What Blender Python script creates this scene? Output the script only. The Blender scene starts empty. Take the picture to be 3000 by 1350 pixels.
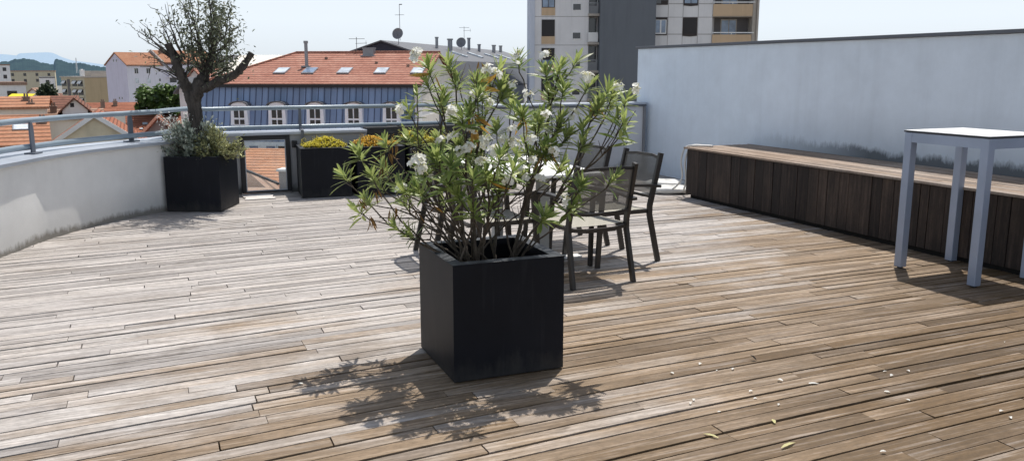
import bpy, math, random
from mathutils import Vector, Matrix
R = math.radians
scene = bpy.context.scene
COL = scene.collection
rnd = random.Random(11)

# ------------------------------------------------------------------ camera frame used to survey the terrace
EYE = Vector((0, 0, 1.57)); YAW = R(23.1); PITCH = R(10.8); FPX = 2470.0
HEAD = Vector((math.sin(YAW), math.cos(YAW), 0)); RIGHT = Vector((math.cos(YAW), -math.sin(YAW), 0)); UP = Vector((0, 0, 1))
FWD = HEAD * math.cos(PITCH) - UP * math.sin(PITCH); DWN = -(UP * math.cos(PITCH) + HEAD * math.sin(PITCH))
def _ray(x, y): return FWD * FPX + RIGHT * (x - 1500) + DWN * (y - 675)
def at(x, y, d):
    """survey a sight line: the point on it at horizontal distance d ahead of the eye"""
    r = _ray(x, y); return EYE + r * (d / r.dot(HEAD))
def rf(r, f, z=0): return RIGHT * r + HEAD * f + UP * z      # town frame: metres to the right, metres ahead

# ------------------------------------------------------------------ object helpers
def tag(o, label=None, cat=None, group=None, kind=None):
    if label: o['label'] = label
    if cat: o['category'] = cat
    if group: o['group'] = group
    if kind: o['kind'] = kind
    return o
def thing(name, label, cat, loc=(0, 0, 0), rz=0.0, group=None):
    o = bpy.data.objects.new(name, None); COL.objects.link(o)
    o.location = loc; o.rotation_euler = (0, 0, rz); o.empty_display_size = .2
    return tag(o, label, cat, group)
class MB:
    def __init__(s): s.v = []; s.f = []; s.c = []; s.mi = []
    def add(s, vs, fs, c=0.0, m=0):
        n = len(s.v); s.v += [tuple(p) for p in vs]; s.c += [c] * len(vs)
        s.f += [tuple(i + n for i in f) for f in fs]; s.mi += [m] * len(fs)
        return s
    def hexa(s, p, c=0.0, m=0):   # 8 points: bottom 4 ccw, top 4 ccw
        return s.add(p, [(3, 2, 1, 0), (4, 5, 6, 7), (0, 1, 5, 4), (1, 2, 6, 5), (2, 3, 7, 6), (3, 0, 4, 7)], c, m)
    def box(s, x0, x1, y0, y1, z0, z1, c=0.0, m=0):
        return s.hexa([(x0, y0, z0), (x1, y0, z0), (x1, y1, z0), (x0, y1, z0), (x0, y0, z1), (x1, y0, z1), (x1, y1, z1), (x0, y1, z1)], c, m)
    def bar(s, a, b, w, h, up=UP, c=0.0, w2=None, h2=None):
        a = Vector(a); b = Vector(b); d = (b - a).normalized(); up = Vector(up)
        sd = d.cross(up)
        if sd.length < 1e-4: sd = d.cross(Vector((1, 0, 0)))
        sd.normalize(); u = sd.cross(d).normalized(); w2 = w2 or w; h2 = h2 or h
        q = lambda p, w, h: [p - sd * w / 2 - u * h / 2, p + sd * w / 2 - u * h / 2, p + sd * w / 2 + u * h / 2, p - sd * w / 2 + u * h / 2]
        A = q(a, w, h); B = q(b, w2, h2)
        return s.add(A + B, [(0, 1, 2, 3), (7, 6, 5, 4), (0, 4, 5, 1), (1, 5, 6, 2), (2, 6, 7, 3), (3, 7, 4, 0)], c)
    def sweep(s, pts, prof, closed=True, c=0.0, frame_up=UP):
        """prof: list of (side, up) offsets swept along pts with mitred joints"""
        pts = [Vector(p) for p in pts]; n = len(pts); k = len(prof); vs = []
        for i, p in enumerate(pts):
            d0 = (pts[i] - pts[i - 1]).normalized() if i else None
            d1 = (pts[i + 1] - pts[i]).normalized() if i < n - 1 else None
            d = ((d0 or d1) + (d1 or d0)).normalized()
            sd = d.cross(frame_up).normalized(); u = sd.cross(d).normalized()
            m = 1.0
            if d0 and d1: m = 1 / max(.5, d.dot(d0))
            for (a, b) in prof: vs.append(p + sd * a * m + u * b)
        fs = []
        for i in range(n - 1):
            for j in range(k if closed else k - 1):
                a = i * k + j; b = i * k + (j + 1) % k
                fs.append((a, a + k, b + k, b))
        if closed: fs += [tuple(range(k)), tuple(reversed(range((n - 1) * k, n * k)))]
        return s.add(vs, fs, c)
    def tube(s, pts, rad, n=8, c=0.0, cap=True):
        pts = [Vector(p) for p in pts]; m = len(pts)
        if not isinstance(rad, (list, tuple)): rad = [rad] * m
        vs = []; ref = None
        for i, p in enumerate(pts):
            d = (pts[min(i + 1, m - 1)] - pts[max(i - 1, 0)])
            if d.length < 1e-7: d = Vector((0, 0, 1))
            d.normalize()
            if ref is None: ref = d.orthogonal().normalized()
            ref = (ref - d * ref.dot(d))
            if ref.length < 1e-4: ref = d.orthogonal()
            ref.normalize(); e = d.cross(ref)
            for j in range(n):
                t = 2 * math.pi * j / n
                vs.append(p + (ref * math.cos(t) + e * math.sin(t)) * rad[i])
        fs = [(i * n + j, i * n + (j + 1) % n, (i + 1) * n + (j + 1) % n, (i + 1) * n + j) for i in range(m - 1) for j in range(n)]
        if cap: fs += [tuple(reversed(range(n))), tuple(range((m - 1) * n, m * n))]
        return s.add(vs, fs, c)
    def lathe(s, prof, n=16, o=(0, 0, 0), c=0.0):
        vs = [(o[0] + r * math.cos(2 * math.pi * j / n), o[1] + r * math.sin(2 * math.pi * j / n), o[2] + z) for r, z in prof for j in range(n)]
        fs = [(i * n + j, i * n + (j + 1) % n, (i + 1) * n + (j + 1) % n, (i + 1) * n + j) for i in range(len(prof) - 1) for j in range(n)]
        fs += [tuple(reversed(range(n))), tuple(range((len(prof) - 1) * n, len(prof) * n))]
        return s.add(vs, fs, c)
    def leaf(s, p, d, up, L, W, bend=.15, fold=.25, c=0.0, st=((0, .25), (.3, .95), (.65, .9), (1, .04))):
        d = Vector(d).normalized(); up = Vector(up); sd = d.cross(up)
        if sd.length < 1e-3: sd = d.orthogonal()
        sd.normalize(); u = sd.cross(d).normalized(); p = Vector(p); vs = []
        for t, w in st:
            q = p + d * (L * t) - u * (L * bend * t * t)
            w = w * W / 2
            vs += [q - sd * w + u * (w * fold), q, q + sd * w + u * (w * fold)]
        fs = []
        for i in range(len(st) - 1):
            a = i * 3; fs += [(a, a + 1, a + 4, a + 3), (a + 1, a + 2, a + 5, a + 4)]
        return s.add(vs, fs, c)
    def build(s, name, mat, parent=None, off=None, smooth=False, bevel=0.0, seg=2, M=None):
        me = bpy.data.meshes.new(name); vs = s.v
        if off is not None: vs = [(x - off[0], y - off[1], z - off[2]) for x, y, z in vs]
        if M is not None: vs = [tuple(M @ Vector(p)) for p in vs]
        me.from_pydata(vs, [], s.f)
        mats = mat if isinstance(mat, (list, tuple)) else [mat]
        for m in mats: me.materials.append(m)
        if len(mats) > 1: me.polygons.foreach_set('material_index', s.mi)
        if any(s.c):
            a = me.color_attributes.new('var', 'FLOAT_COLOR', 'POINT')
            for i, c in enumerate(s.c):
                if isinstance(c, tuple): a.data[i].color = (c[0], c[1], c[2], 1)
                else: a.data[i].color = (c, c, c, 1)
        if smooth: me.polygons.foreach_set('use_smooth', [True] * len(me.polygons))
        me.update()
        o = bpy.data.objects.new(name, me); COL.objects.link(o)
        if parent: o.parent = parent
        if bevel:
            b = o.modifiers.new('bevel', 'BEVEL'); b.width = bevel; b.segments = seg; b.limit_method = 'ANGLE'; b.angle_limit = R(40)
            b.harden_normals = False
        return o
def children_map():
    d = {}
    for o in COL.objects:
        if o.parent: d.setdefault(o.parent, []).append(o)
    return d
def copy_tree(o, parent=None, kids=None):
    kids = kids if kids is not None else children_map()
    c = o.copy(); COL.objects.link(c)
    if parent: c.parent = parent
    for ch in kids.get(o, []): copy_tree(ch, c, kids)
    return c

# ------------------------------------------------------------------ materials
class NT:
    def __init__(s, name):
        s.m = bpy.data.materials.new(name); s.m.use_nodes = True; s.t = s.m.node_tree; s.t.nodes.clear()
        s.out = s.t.nodes.new('ShaderNodeOutputMaterial')
    def n(s, typ, props=None, **inp):
        k = s.t.nodes.new('ShaderNode' + typ)
        for a, b in (props or {}).items(): setattr(k, a, b)
        for a, b in inp.items():
            key = int(a[1:]) if a[0] == 'i' and a[1:].isdigit() else a.replace('_', ' ')
            s.link(b, k.inputs[key])
        return k
    def link(s, b, sock):
        if isinstance(b, bpy.types.NodeSocket): s.t.links.new(b, sock)
        elif isinstance(b, bpy.types.Node): s.t.links.new(b.outputs[0], sock)
        else:
            if sock.type == 'RGBA' and len(b) == 3: b = (*b, 1)
            sock.default_value = b
    def math(s, op, a, b=0.0, clamp=False):
        k = s.n('Math', {'operation': op, 'use_clamp': clamp}, i0=a, i1=b); return k.outputs[0]
    def mix(s, f, a, b, typ='MIX'):
        k = s.t.nodes.new('ShaderNodeMix'); k.data_type = 'RGBA'; k.blend_type = typ
        s.link(f, k.inputs[0]); s.link(a, k.inputs[6]); s.link(b, k.inputs[7]); return k.outputs[2]
    def ramp(s, f, *st):
        k = s.t.nodes.new('ShaderNodeValToRGB'); e = k.color_ramp.elements
        while len(e) < len(st): e.new(.5)
        for i, (p, c) in enumerate(st):
            e[i].position = p; e[i].color = (*c, 1) if len(c) == 3 else c
        s.link(f, k.inputs[0]); return k.outputs[0]
    def coord(s, scale=(1, 1, 1), kind='Object', loc=None):
        c = s.n('TexCoord').outputs[kind]
        k = s.n('Mapping', None, Vector=c); k.inputs['Scale'].default_value = scale
        if loc is not None: s.link(loc, k.inputs['Location'])
        return k.outputs[0]
    def noise(s, vec, scale=5.0, detail=4.0, rough=.55, dist=0.0):
        return s.n('TexNoise', None, Vector=vec, Scale=scale, Detail=detail, Roughness=rough, Distortion=dist).outputs[0]
    def bump(s, h, strength=.3, dist=.02):
        return s.n('Bump', None, Height=h, Strength=strength, Distance=dist).outputs[0]
    def pbr(s, col, rough=.6, metal=0.0, spec=.5, normal=None, alpha=None, **kw):
        k = s.t.nodes.new('ShaderNodeBsdfPrincipled')
        s.link(col, k.inputs['Base Color']); s.link(rough, k.inputs['Roughness']); s.link(metal, k.inputs['Metallic'])
        s.link(spec, k.inputs['Specular IOR Level'])
        if normal: s.link(normal, k.inputs['Normal'])
        if alpha is not None: s.link(alpha, k.inputs['Alpha'])
        for a, b in kw.items(): s.link(b, k.inputs[a.replace('_', ' ')])
        return k.outputs[0]
    def done(s, sh): s.t.links.new(sh, s.out.inputs[0]); return s.m
def shade(c, k): return tuple(max(0, x * k) for x in c)
def plain(name, col, rough=.6, metal=0.0, var=.15, scale=6.0, bump=0.0, spec=.4):
    n = NT(name); v = n.coord(); z = n.noise(v, scale, 5, .6)
    z2 = n.noise(v, scale * .17, 3, .5)
    c = n.ramp(n.math('ADD', n.math('MULTIPLY', z, .6), n.math('MULTIPLY', z2, .4)), (.3, shade(col, 1 - var)), (.7, shade(col, 1 + var)))
    nm = n.bump(n.noise(v, scale * 9, 3), bump, .01) if bump else None
    rr = n.math('ADD', n.math('MULTIPLY', z, .2), rough - .1)
    return n.done(n.pbr(c, rr, metal, spec, nm))
M = {}
# stucco of the terrace walls: patchy, rain streaks, mould at the foot
def stucco(name, col, zfoot, hf, dirt=(.06, .06, .055), streak=.12, amount=1.0, ystep=None):
    n = NT(name); v = n.coord()
    p = n.noise(v, .7, 5, .62); st = n.noise(n.coord((6, 6, .4)), 1.0, 4, .6); fine = n.noise(v, 90, 3, .7); mid = n.noise(v, 3.2, 5, .65)
    c = n.ramp(n.math('ADD', n.math('MULTIPLY', p, .6), n.math('MULTIPLY', mid, .4)), (.35, shade(col, .90)), (.65, shade(col, 1.07)))
    c = n.mix(n.math('MULTIPLY', n.ramp(st, (.5, (0, 0, 0)), (.75, (1, 1, 1))), streak), c, shade(col, .6))
    sp = n.n('SeparateXYZ', None, Vector=v); foot = zfoot; am = amount
    if ystep is not None:            # the bench stands against the wall up to this y (relative to the wall's origin); mould grows along its back
        on = n.math('LESS_THAN', sp.outputs[1], ystep[0]); foot = n.math('MULTIPLY', on, zfoot)
        am = n.math('DIVIDE', n.math('SUBTRACT', ystep[0], sp.outputs[1]), 2.0, True)
    h = n.math('DIVIDE', n.math('SUBTRACT', sp.outputs[2], foot), hf)
    edge = n.math('ADD', n.math('MULTIPLY', n.noise(n.coord((13, 13, 4)), 1.3, 6, .75, .5), 1.2), n.math('MULTIPLY', n.noise(v, 1.6, 4, .6), 1.5))
    k = n.ramp(n.math('SUBTRACT', edge, n.math('ADD', h, .60)), (.0, (0, 0, 0)), (.55, (1, 1, 1)))
    soft = n.ramp(n.math('MULTIPLY', h, .33), (0, (.35, .35, .35)), (1, (0, 0, 0)))
    k = n.math('MULTIPLY', n.math('ADD', k, soft, True), am)
    c = n.mix(n.math('MULTIPLY', k, .85), c, dirt)
    return n.done(n.pbr(c, .85, 0, .25, n.bump(n.math('ADD', fine, n.math('MULTIPLY', mid, 1.5)), .25, .005)))
M['wall_blue'] = stucco('big_wall_stucco', (.73, .81, .90), .62, .19, (.03, .033, .033), .14, .95, (2.8, 2.2))
M['wall_grey'] = stucco('grey_wall_stucco', (.62, .63, .66), -.02, .2, amount=.6)
M['wall_parapet'] = stucco('parapet_stucco', (.74, .74, .725), -.02, .13, (.10, .08, .05), .08, .9)
M['wall_low'] = stucco('low_wall_stucco', (.40, .41, .43), -.02, .2)
M['coping'] = plain('zinc_coping', (.42, .46, .52), .42, .35, .14, 3, 0, .5)
M['coping_dark'] = plain('dark_coping', (.12, .13, .15), .5, .2, .1, 3)
M['rail'] = plain('blue_grey_rail_paint', (.25, .31, .36), .38, .1, .14, 5, 0, .5)
M['post'] = plain('dark_rail_post_paint', (.12, .135, .165), .45, .1, .15, 5)
def planter_mat():
    n = NT('anthracite_planter'); v = n.coord(); z = n.noise(v, 2.2, 5, .6); f = n.noise(v, 160, 2)
    c = n.ramp(z, (.3, (.0065, .0075, .011)), (.75, (.011, .0125, .018)))
    c = n.mix(n.math('MULTIPLY', n.ramp(n.noise(n.coord((5, 5, .8)), 1.5, 4), (.55, (0, 0, 0)), (.8, (1, 1, 1))), .18), c, (.03, .032, .038))
    hz = n.n('SeparateXYZ', None, Vector=v).outputs[2]; sm = n.math('SUBTRACT', n.math('MULTIPLY', n.noise(n.coord((9, 9, 3)), 1.4, 5, .7), .30), n.math('ADD', hz, .03))
    c = n.mix(n.math('MULTIPLY', n.ramp(sm, (0, (0, 0, 0)), (.12, (1, 1, 1))), .5), c, (.06, .057, .052))
    c = n.mix(n.math('MULTIPLY', n.ramp(n.noise(n.coord((16, 16, .9)), 1.2, 4, .6), (.58, (0, 0, 0)), (.74, (1, 1, 1))), .16), c, (.07, .072, .078))
    up = n.n('SeparateXYZ', None, Vector=n.n('NewGeometry').outputs['Normal']).outputs[2]
    top_sheen = n.math('MULTIPLY', n.ramp(up, (.6, (0, 0, 0)), (.9, (1, 1, 1))), n.ramp(n.noise(v, 9, 5, .65), (.3, (.25, .25, .25)), (.7, (.8, .8, .8))))
    c = n.mix(n.math('MULTIPLY', top_sheen, .35), c, (.27, .29, .31))  # upward faces paler: sun reflection on the rims painted in as dusty tone
    return n.done(n.pbr(c, n.math('ADD', n.math('MULTIPLY', z, .15), .44), 0, .16, n.bump(f, .05, .002)))
M['planter'] = planter_mat()
M['soil'] = plain('dry_potting_soil', (.035, .027, .02), .95, 0, .5, 40, .8)
M['frame'] = plain('dark_bronze_aluminium', (.040, .036, .033), .38, .3, .2, 12, 0, .5)
def sling(name, col, a):
    n = NT(name); v = n.coord(); w = n.noise(v, 220, 2)
    c = n.ramp(w, (.3, shade(col, .75)), (.7, shade(col, 1.2)))
    return n.done(n.pbr(c, .75, 0, .3, n.bump(w, .15, .002), a))
M['sling'] = sling('taupe_mesh_sling', (.17, .16, .145), .80)
M['seat'] = sling('taupe_seat_sling', (.40, .385, .33), .95)
M['white_top'] = plain('white_table_laminate', (.86, .86, .85), .4, 0, .04, 4)
M['grey_leg'] = plain('light_grey_table_leg', (.40, .41, .40), .45, .1, .1, 6)
M['alu'] = plain('anodised_aluminium', (.36, .42, .54), .42, .35, .10, 4, 0, .5)
M['edge_dark'] = plain('dark_laminate_edge', (.03, .03, .035), .5, 0, .1)
M['white_plastic'] = plain('grubby_white_plastic', (.62, .62, .60), .5, 0, .15, 14)
M['black'] = plain('black_metal', (.02, .021, .024), .5, 0, .2)
def glass(name, tint=(.93, .97, .98), k=.12):
    n = NT(name)
    t = n.n('BsdfTransparent', None, Color=tint); g = n.n('BsdfGlossy', None, Color=(.9, .95, 1), Roughness=.03)
    fr = n.n('Fresnel', None, IOR=1.45)
    d = n.n('BsdfDiffuse', None, Color=(.75, .8, .82))
    z = n.math('MULTIPLY', n.ramp(n.noise(n.coord(), 5, 4), (.4, (0, 0, 0)), (.8, (1, 1, 1))), k)
    a = n.n('MixShader', None, i0=fr.outputs[0], i1=t.outputs[0], i2=g.outputs[0])
    b = n.n('MixShader', None, i0=z, i1=a.outputs[0], i2=d.outputs[0])
    return n.done(b.outputs[0])
M['glass'] = glass('gate_glass')
def pane(name, col, rough=.12):
    n = NT(name); z = n.noise(n.coord(), 1.2, 3)
    return n.done(n.pbr(n.ramp(z, (.3, shade(col, .6)), (.7, shade(col, 1.3))), rough, 0, .8))
M['pane_dark'] = pane('dark_window_pane', (.025, .027, .032))
M['pane_blue'] = pane('sky_reflection_pane', (.20, .27, .38))  # blue base colour paints the reflected sky on the glass

M['pane_pale'] = pane('bright_skylight_pane', (.62, .68, .74))
# weathered decking
def deck_mat(name, light, tan, brown, a, b, c0, along='X'):
    n = NT(name); at_ = n.n('Attribute', {'attribute_name': 'var'}).outputs['Color']
    ch = n.n('SeparateColor', None, Color=at_).outputs
    off = n.n('CombineXYZ', None, X=n.math('MULTIPLY', ch[0], 37.0), Y=n.math('MULTIPLY', ch[1], 91.0), Z=0.0).outputs[0]
    sc = (1.6, 42, 8) if along == 'X' else (42, 1.6, 8)
    if along == 'Z': sc = (30, 30, 1.6)
    sc2 = (.9, 3.5, 2) if along == 'X' else (3.5, .9, 2)
    if along == 'Z': sc2 = (3, 3, 1.1)
    g = n.noise(n.coord(sc, 'Object', off), 1.0, 6, .65, .4)
    p = n.noise(n.coord(sc2, 'Object', off), 1.3, 4, .6, .6)
    big = n.noise(n.coord(), .55, 4, .6)
    pos = n.n('SeparateXYZ', None, Vector=n.coord())
    lin = n.math('ADD', n.math('ADD', n.math('MULTIPLY', pos.outputs[0], a), n.math('MULTIPLY', pos.outputs[1], b)), c0)
    t = n.math('ADD', lin, n.math('MULTIPLY', n.math('SUBTRACT', big, .5), 1.3))
    t = n.math('ADD', t, n.math('MULTIPLY', n.math('SUBTRACT', p, .5), .9))
    t = n.math('ADD', t, n.math('MULTIPLY', n.math('SUBTRACT', ch[1], .5), .42), True)
    c = n.ramp(t, (.0, light), (.5, tan), (1.0, brown))
    c = n.mix(n.math('MULTIPLY', n.ramp(g, (.35, (1, 1, 1)), (.6, (0, 0, 0))), .50), c, shade(brown, .42))
    c = n.mix(n.math('MULTIPLY', n.ramp(g, (.52, (0, 0, 0)), (.72, (1, 1, 1))), .38), c, shade(light, 1.12))
    c = n.mix(1.0, c, n.ramp(n.noise(n.coord((14, 34, 10)), 1.4, 5, .7), (.3, (.72, .71, .70)), (.5, (1, 1, 1)), (.7, (1.22, 1.2, 1.18))), 'MULTIPLY')
    blot = n.ramp(n.noise(n.coord((1.2, 4, 1), 'Object', off), 1.7, 6, .7, .5), (.60, (0, 0, 0)), (.72, (1, 1, 1)))
    c = n.mix(n.math('MULTIPLY', blot, .45), c, shade(brown, .35))
    stain = n.ramp(n.noise(n.coord((.8, 1.9, 1)), 1.3, 6, .7, .8), (.50, (0, 0, 0)), (.68, (1, 1, 1)))
    c = n.mix(n.math('MULTIPLY', stain, .42), c, shade(tan, .42))
    br = n.ramp(ch[0], (0, (.70, .69, .69)), (.3, (.92, .91, .91)), (.7, (1.02, 1.01, 1.0)), (1, (1.16, 1.14, 1.12)))
    c = n.mix(1.0, c, br, 'MULTIPLY')
    return n.done(n.pbr(c, n.math('ADD', n.math('MULTIPLY', g, .25), .58), 0, .3, n.bump(g, .35, .003)))
M['deck'] = deck_mat('weathered_deck_wood', (.50, .475, .455), (.300, .224, .152), (.138, .088, .042), .125, -.25, 1.26)
M['bench_top'] = deck_mat('weathered_bench_wood', (.46, .40, .35), (.33, .25, .19), (.22, .15, .10), 0, 0, .35, 'Y')
M['cladding'] = deck_mat('dark_stained_cladding', (.13, .092, .070), (.052, .039, .033), (.024, .019, .018), 0, 0, .66, 'Z')
M['sub'] = plain('dark_sub_floor', (.012, .011, .010), .95, 0, .2)
def slate():
    n = NT('dark_weathered_screen'); g = n.noise(n.coord((2.2, 2, 34)), 1.2, 6, .7, .8)
    return n.done(n.pbr(n.ramp(g, (.35, (.02, .02, .021)), (.6, (.085, .085, .085)), (.75, (.17, .17, .165))), .8, 0, .3, n.bump(g, .6, .02)))
M['screen'] = slate()
# plants
def leafmat(name, dark, mid, lite, back, trans=.25, rough=.42):
    n = NT(name); c = n.n('SeparateColor', None, Color=n.n('Attribute', {'attribute_name': 'var'}).outputs['Color']).outputs[0]
    col = n.ramp(c, (0, dark), (.55, mid), (.9, lite), (1.0, shade(lite, 1.5)))
    col = n.mix(n.math('MULTIPLY', n.n('NewGeometry').outputs['Backfacing'], .6), col, back)
    p = n.pbr(col, rough, 0, .45)
    t = n.n('BsdfTranslucent', None, Color=n.mix(.5, col, shade(lite, 1.5)))
    return n.done(n.n('MixShader', None, i0=trans, i1=p, i2=t.outputs[0]).outputs[0])
M['oleander'] = leafmat('oleander_leaf', (.026, .058, .012), (.155, .25, .052), (.44, .50, .17), (.28, .33, .14), .36)
M['dead_leaf'] = leafmat('dried_leaf', (.05, .03, .015), (.16, .085, .03), (.36, .20, .05), (.2, .12, .05), .2, .7)
M['orange_leaf'] = leafmat('yellowing_leaf', (.30, .15, .03), (.45, .24, .04), (.55, .36, .08), (.4, .22, .06), .3, .6)
M['petal'] = leafmat('white_petal', (.62, .62, .57), (.82, .82, .78), (.9, .9, .86), (.8, .8, .75), .3, .6)
M['bud'] = leafmat('cream_bud', (.35, .36, .12), (.55, .52, .22), (.7, .66, .36), (.5, .5, .2), .2, .6)
M['olive'] = leafmat('small_grey_green_leaf', (.028, .035, .019), (.10, .12, .06), (.24, .27, .16), (.12, .14, .10), .15, .5)
M['silver'] = leafmat('silvery_shrub_leaf', (.10, .12, .09), (.33, .38, .30), (.62, .66, .57), (.3, .34, .28), .2, .6)
M['lime_shrub'] = leafmat('yellow_green_shrub_leaf', (.08, .09, .035), (.26, .28, .12), (.48, .48, .24), (.3, .3, .14), .2, .6)
M['sedum'] = leafmat('yellow_sedum', (.34, .31, .03), (.66, .58, .05), (.80, .70, .10), (.4, .36, .05), .2, .6)
M['sedum_orange'] = leafmat('orange_sedum', (.36, .20, .03), (.70, .44, .04), (.80, .55, .08), (.4, .26, .05), .2, .6)
M['tree_green'] = leafmat('town_tree_leaf', (.012, .030, .008), (.06, .12, .025), (.15, .24, .06), (.07, .11, .03), .2, .5)
M['conifer'] = leafmat('conifer_leaf', (.012, .022, .012), (.03, .05, .026), (.06, .09, .05), (.05, .07, .04), .1, .6)
def bark(name, a, b, sc=18):
    n = NT(name); g = n.noise(n.coord((1, 1, .3)), sc, 6, .7, .4)
    return n.done(n.pbr(n.ramp(g, (.3, a), (.7, b)), .9, 0, .2, n.bump(g, .9, .02)))
M['bark'] = bark('dark_tree_bark', (.018, .016, .015), (.11, .098, .088))
M['stem'] = bark('oleander_stem_bark', (.035, .028, .022), (.16, .135, .11), 30)
# town
def tiles(name, cols, row=.33, tint=.25):
    """roof tiles; u along the eaves (local X), rows by height on the slope (local Z)"""
    n = NT(name); v = n.coord(); sp = n.n('SeparateXYZ', None, Vector=v)
    rz = n.math('FRACT', n.math('DIVIDE', sp.outputs[2], row))
    rows = n.ramp(rz, (0, (0, 0, 0)), (.22, (.25, .25, .25)), (.45, (1, 1, 1)), (1, (.85, .85, .85)))
    wav = n.math('FRACT', n.math('DIVIDE', n.math('ADD', sp.outputs[0], sp.outputs[1]), .26))
    colr = n.ramp(wav, (0, (.55, .55, .55)), (.3, (1, 1, 1)), (.8, (1, 1, 1)), (1, (.55, .55, .55)))
    z = n.noise(n.coord((3, 3, 5)), 1.1, 5, .7); zz = n.noise(v, .5, 3)
    c = n.ramp(n.math('ADD', n.math('MULTIPLY', z, .65), n.math('MULTIPLY', zz, .35)), (.32, cols[0]), (.5, cols[1]), (.68, cols[2]))
    c = n.mix(.72, c, n.mix(1.0, c, rows, 'MULTIPLY'))
    c = n.mix(.45, c, n.mix(1.0, c, colr, 'MULTIPLY'))
    return n.done(n.pbr(c, .85, 0, .2))
M['tile'] = tiles('terracotta_tiles', ((.30, .115, .078), (.44, .205, .15), (.55, .31, .235)), .145)
M['tile_red'] = tiles('red_tiles', ((.22, .08, .05), (.36, .135, .08), (.45, .21, .13)), .16)
M['tile_orange'] = tiles('orange_tiles', ((.34, .15, .085), (.46, .22, .13), (.54, .31, .20)), .2)
M['tile_brown'] = tiles('brown_tiles', ((.13, .06, .04), (.22, .10, .07), (.30, .15, .10)), .2)
M['tile_pale'] = tiles('pale_pink_tiles', ((.30, .17, .12), (.42, .27, .20), (.50, .36, .28)), .25)
def zinc(name, col, pitch):
    n = NT(name); v = n.coord(); x = n.n('SeparateXYZ', None, Vector=v).outputs[0]
    cell = n.math('FLOOR', n.math('DIVIDE', x, pitch))
    wn = n.n('TexWhiteNoise', {'noise_dimensions': '1D'}, W=cell).outputs[0]
    z = n.noise(n.coord((2, 2, .5)), 1.5, 4)
    k = n.math('ADD', n.math('MULTIPLY', wn, .5), n.math('MULTIPLY', z, .5))
    return n.done(n.pbr(n.ramp(k, (.2, shade(col, .78)), (.8, shade(col, 1.18))), .5, .2, .5))
M['zinc_blue'] = zinc('blue_grey_zinc', (.21, .29, .45), .42)
M['zinc_seam'] = plain('dark_zinc_seam', (.06, .085, .15), .5)
M['dormer_white'] = plain('white_dormer_paint', (.76, .84, .93), .7, 0, .05, 2)
M['zinc_grey'] = plain('dark_grey_roofing', (.12, .125, .14), .5, .1, .15, .6)
M['navy'] = plain('navy_gable_cladding', (.022, .024, .042), .7, 0, .1, 1)
def facade(name, col, var=.1):
    n = NT(name); v = n.coord(); z = n.noise(v, .35, 5, .65); st = n.noise(n.coord((1.6, 1.6, .12)), 1.0, 4, .6)
    c = n.ramp(z, (.3, shade(col, 1 - var)), (.7, shade(col, 1 + var)))
    c = n.mix(n.math('MULTIPLY', n.ramp(st, (.5, (0, 0, 0)), (.72, (1, 1, 1))), .28), c, shade(col, .6))
    return n.done(n.pbr(c, .88, 0, .2))
M['cream'] = facade('cream_render', (.78, .74, .67), .04); M['white_render'] = facade('white_render', (.80, .79, .78))
M['trim'] = plain('white_trim', (.80, .80, .79), .7, 0, .06, 2)
M['violet'] = facade('pale_violet_render', (.66, .63, .74), .04); M['violet_lit'] = facade('pale_violet_lit_front', (.76, .75, .82), .04)  # violet_lit: lighter copy of the violet render, a lit front put into colour
M['beige'] = facade('beige_render', (.54, .49, .37), .08); M['tan_block'] = facade('tan_render', (.50, .40, .25), .05)
M['old_wall'] = facade('old_beige_gable_render', (.68, .62, .47), .22); M['grey_render'] = facade('grey_render', (.34, .32, .31), .15)
M['concrete'] = facade('stained_pale_concrete', (.74, .73, .73), .08); M['concrete_left'] = facade('pale_concrete', (.76, .75, .75), .07)
M['concrete_edge'] = facade('pale_blue_edge', (.60, .64, .72), .03)
M['slate_wall'] = facade('dark_grey_blank_wall', (.155, .17, .19), .05); M['tan_panel'] = facade('tan_balcony_panel', (.60, .44, .29), .06)
M['shutter'] = plain('dark_brown_shutter', (.03, .027, .028), .6, 0, .2, 3); M['frame_brown'] = plain('brown_window_frame', (.04, .03, .028), .6)
M['slab'] = plain('balcony_slab', (.45, .41, .36), .8, 0, .1, 2); M['loggia'] = plain('shaded_loggia_wall', (.15, .14, .14), .85, 0, .15, 1)  # loggia: the recess shade is put into this dark wall colour
M['yellow'] = plain('yellow_awning_fabric', (.75, .62, .02), .7, 0, .06, 3); M['chimney'] = plain('weathered_chimney_render', (.26, .19, .15), .9, 0, .3, 3)
M['steel'] = plain('galvanised_steel', (.28, .29, .31), .45, .5, .15, 4); M['antenna'] = plain('grey_antenna_metal', (.20, .205, .22), .5, .2, .1)
# ================================================================== WORLD, SUN, CAMERA
SUN_AZ, SUN_EL = R(44.0), R(66.0)
w = bpy.data.worlds.new("World"); scene.world = w; w.use_nodes = True
wt = w.node_tree; bg = wt.nodes['Background']
sky = wt.nodes.new('ShaderNodeTexSky'); sky.sky_type = 'NISHITA'; sky.sun_disc = False
sky.sun_elevation = SUN_EL; sky.sun_rotation = SUN_AZ; sky.altitude = 150; sky.air_density = 1.0; sky.dust_density = 2.2; sky.ozone_density = 1.2
mx = wt.nodes.new('ShaderNodeMix'); mx.data_type = 'RGBA'; mx.inputs[7].default_value = (8.6, 9.4, 10.15, 1)   # bright haze low in the sky, clearer overhead
tc = wt.nodes.new('ShaderNodeTexCoord'); sx = wt.nodes.new('ShaderNodeSeparateXYZ'); rp = wt.nodes.new('ShaderNodeValToRGB'); e = rp.color_ramp.elements
e[0].position = 0.0; e[0].color = (.80, .80, .80, 1); e[1].position = .055; e[1].color = (1, 1, 1, 1)
for p_, c_ in ((.16, .92), (.40, .42), (.75, .10)):
    q_ = e.new(p_); q_.color = (c_, c_, c_, 1)
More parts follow.
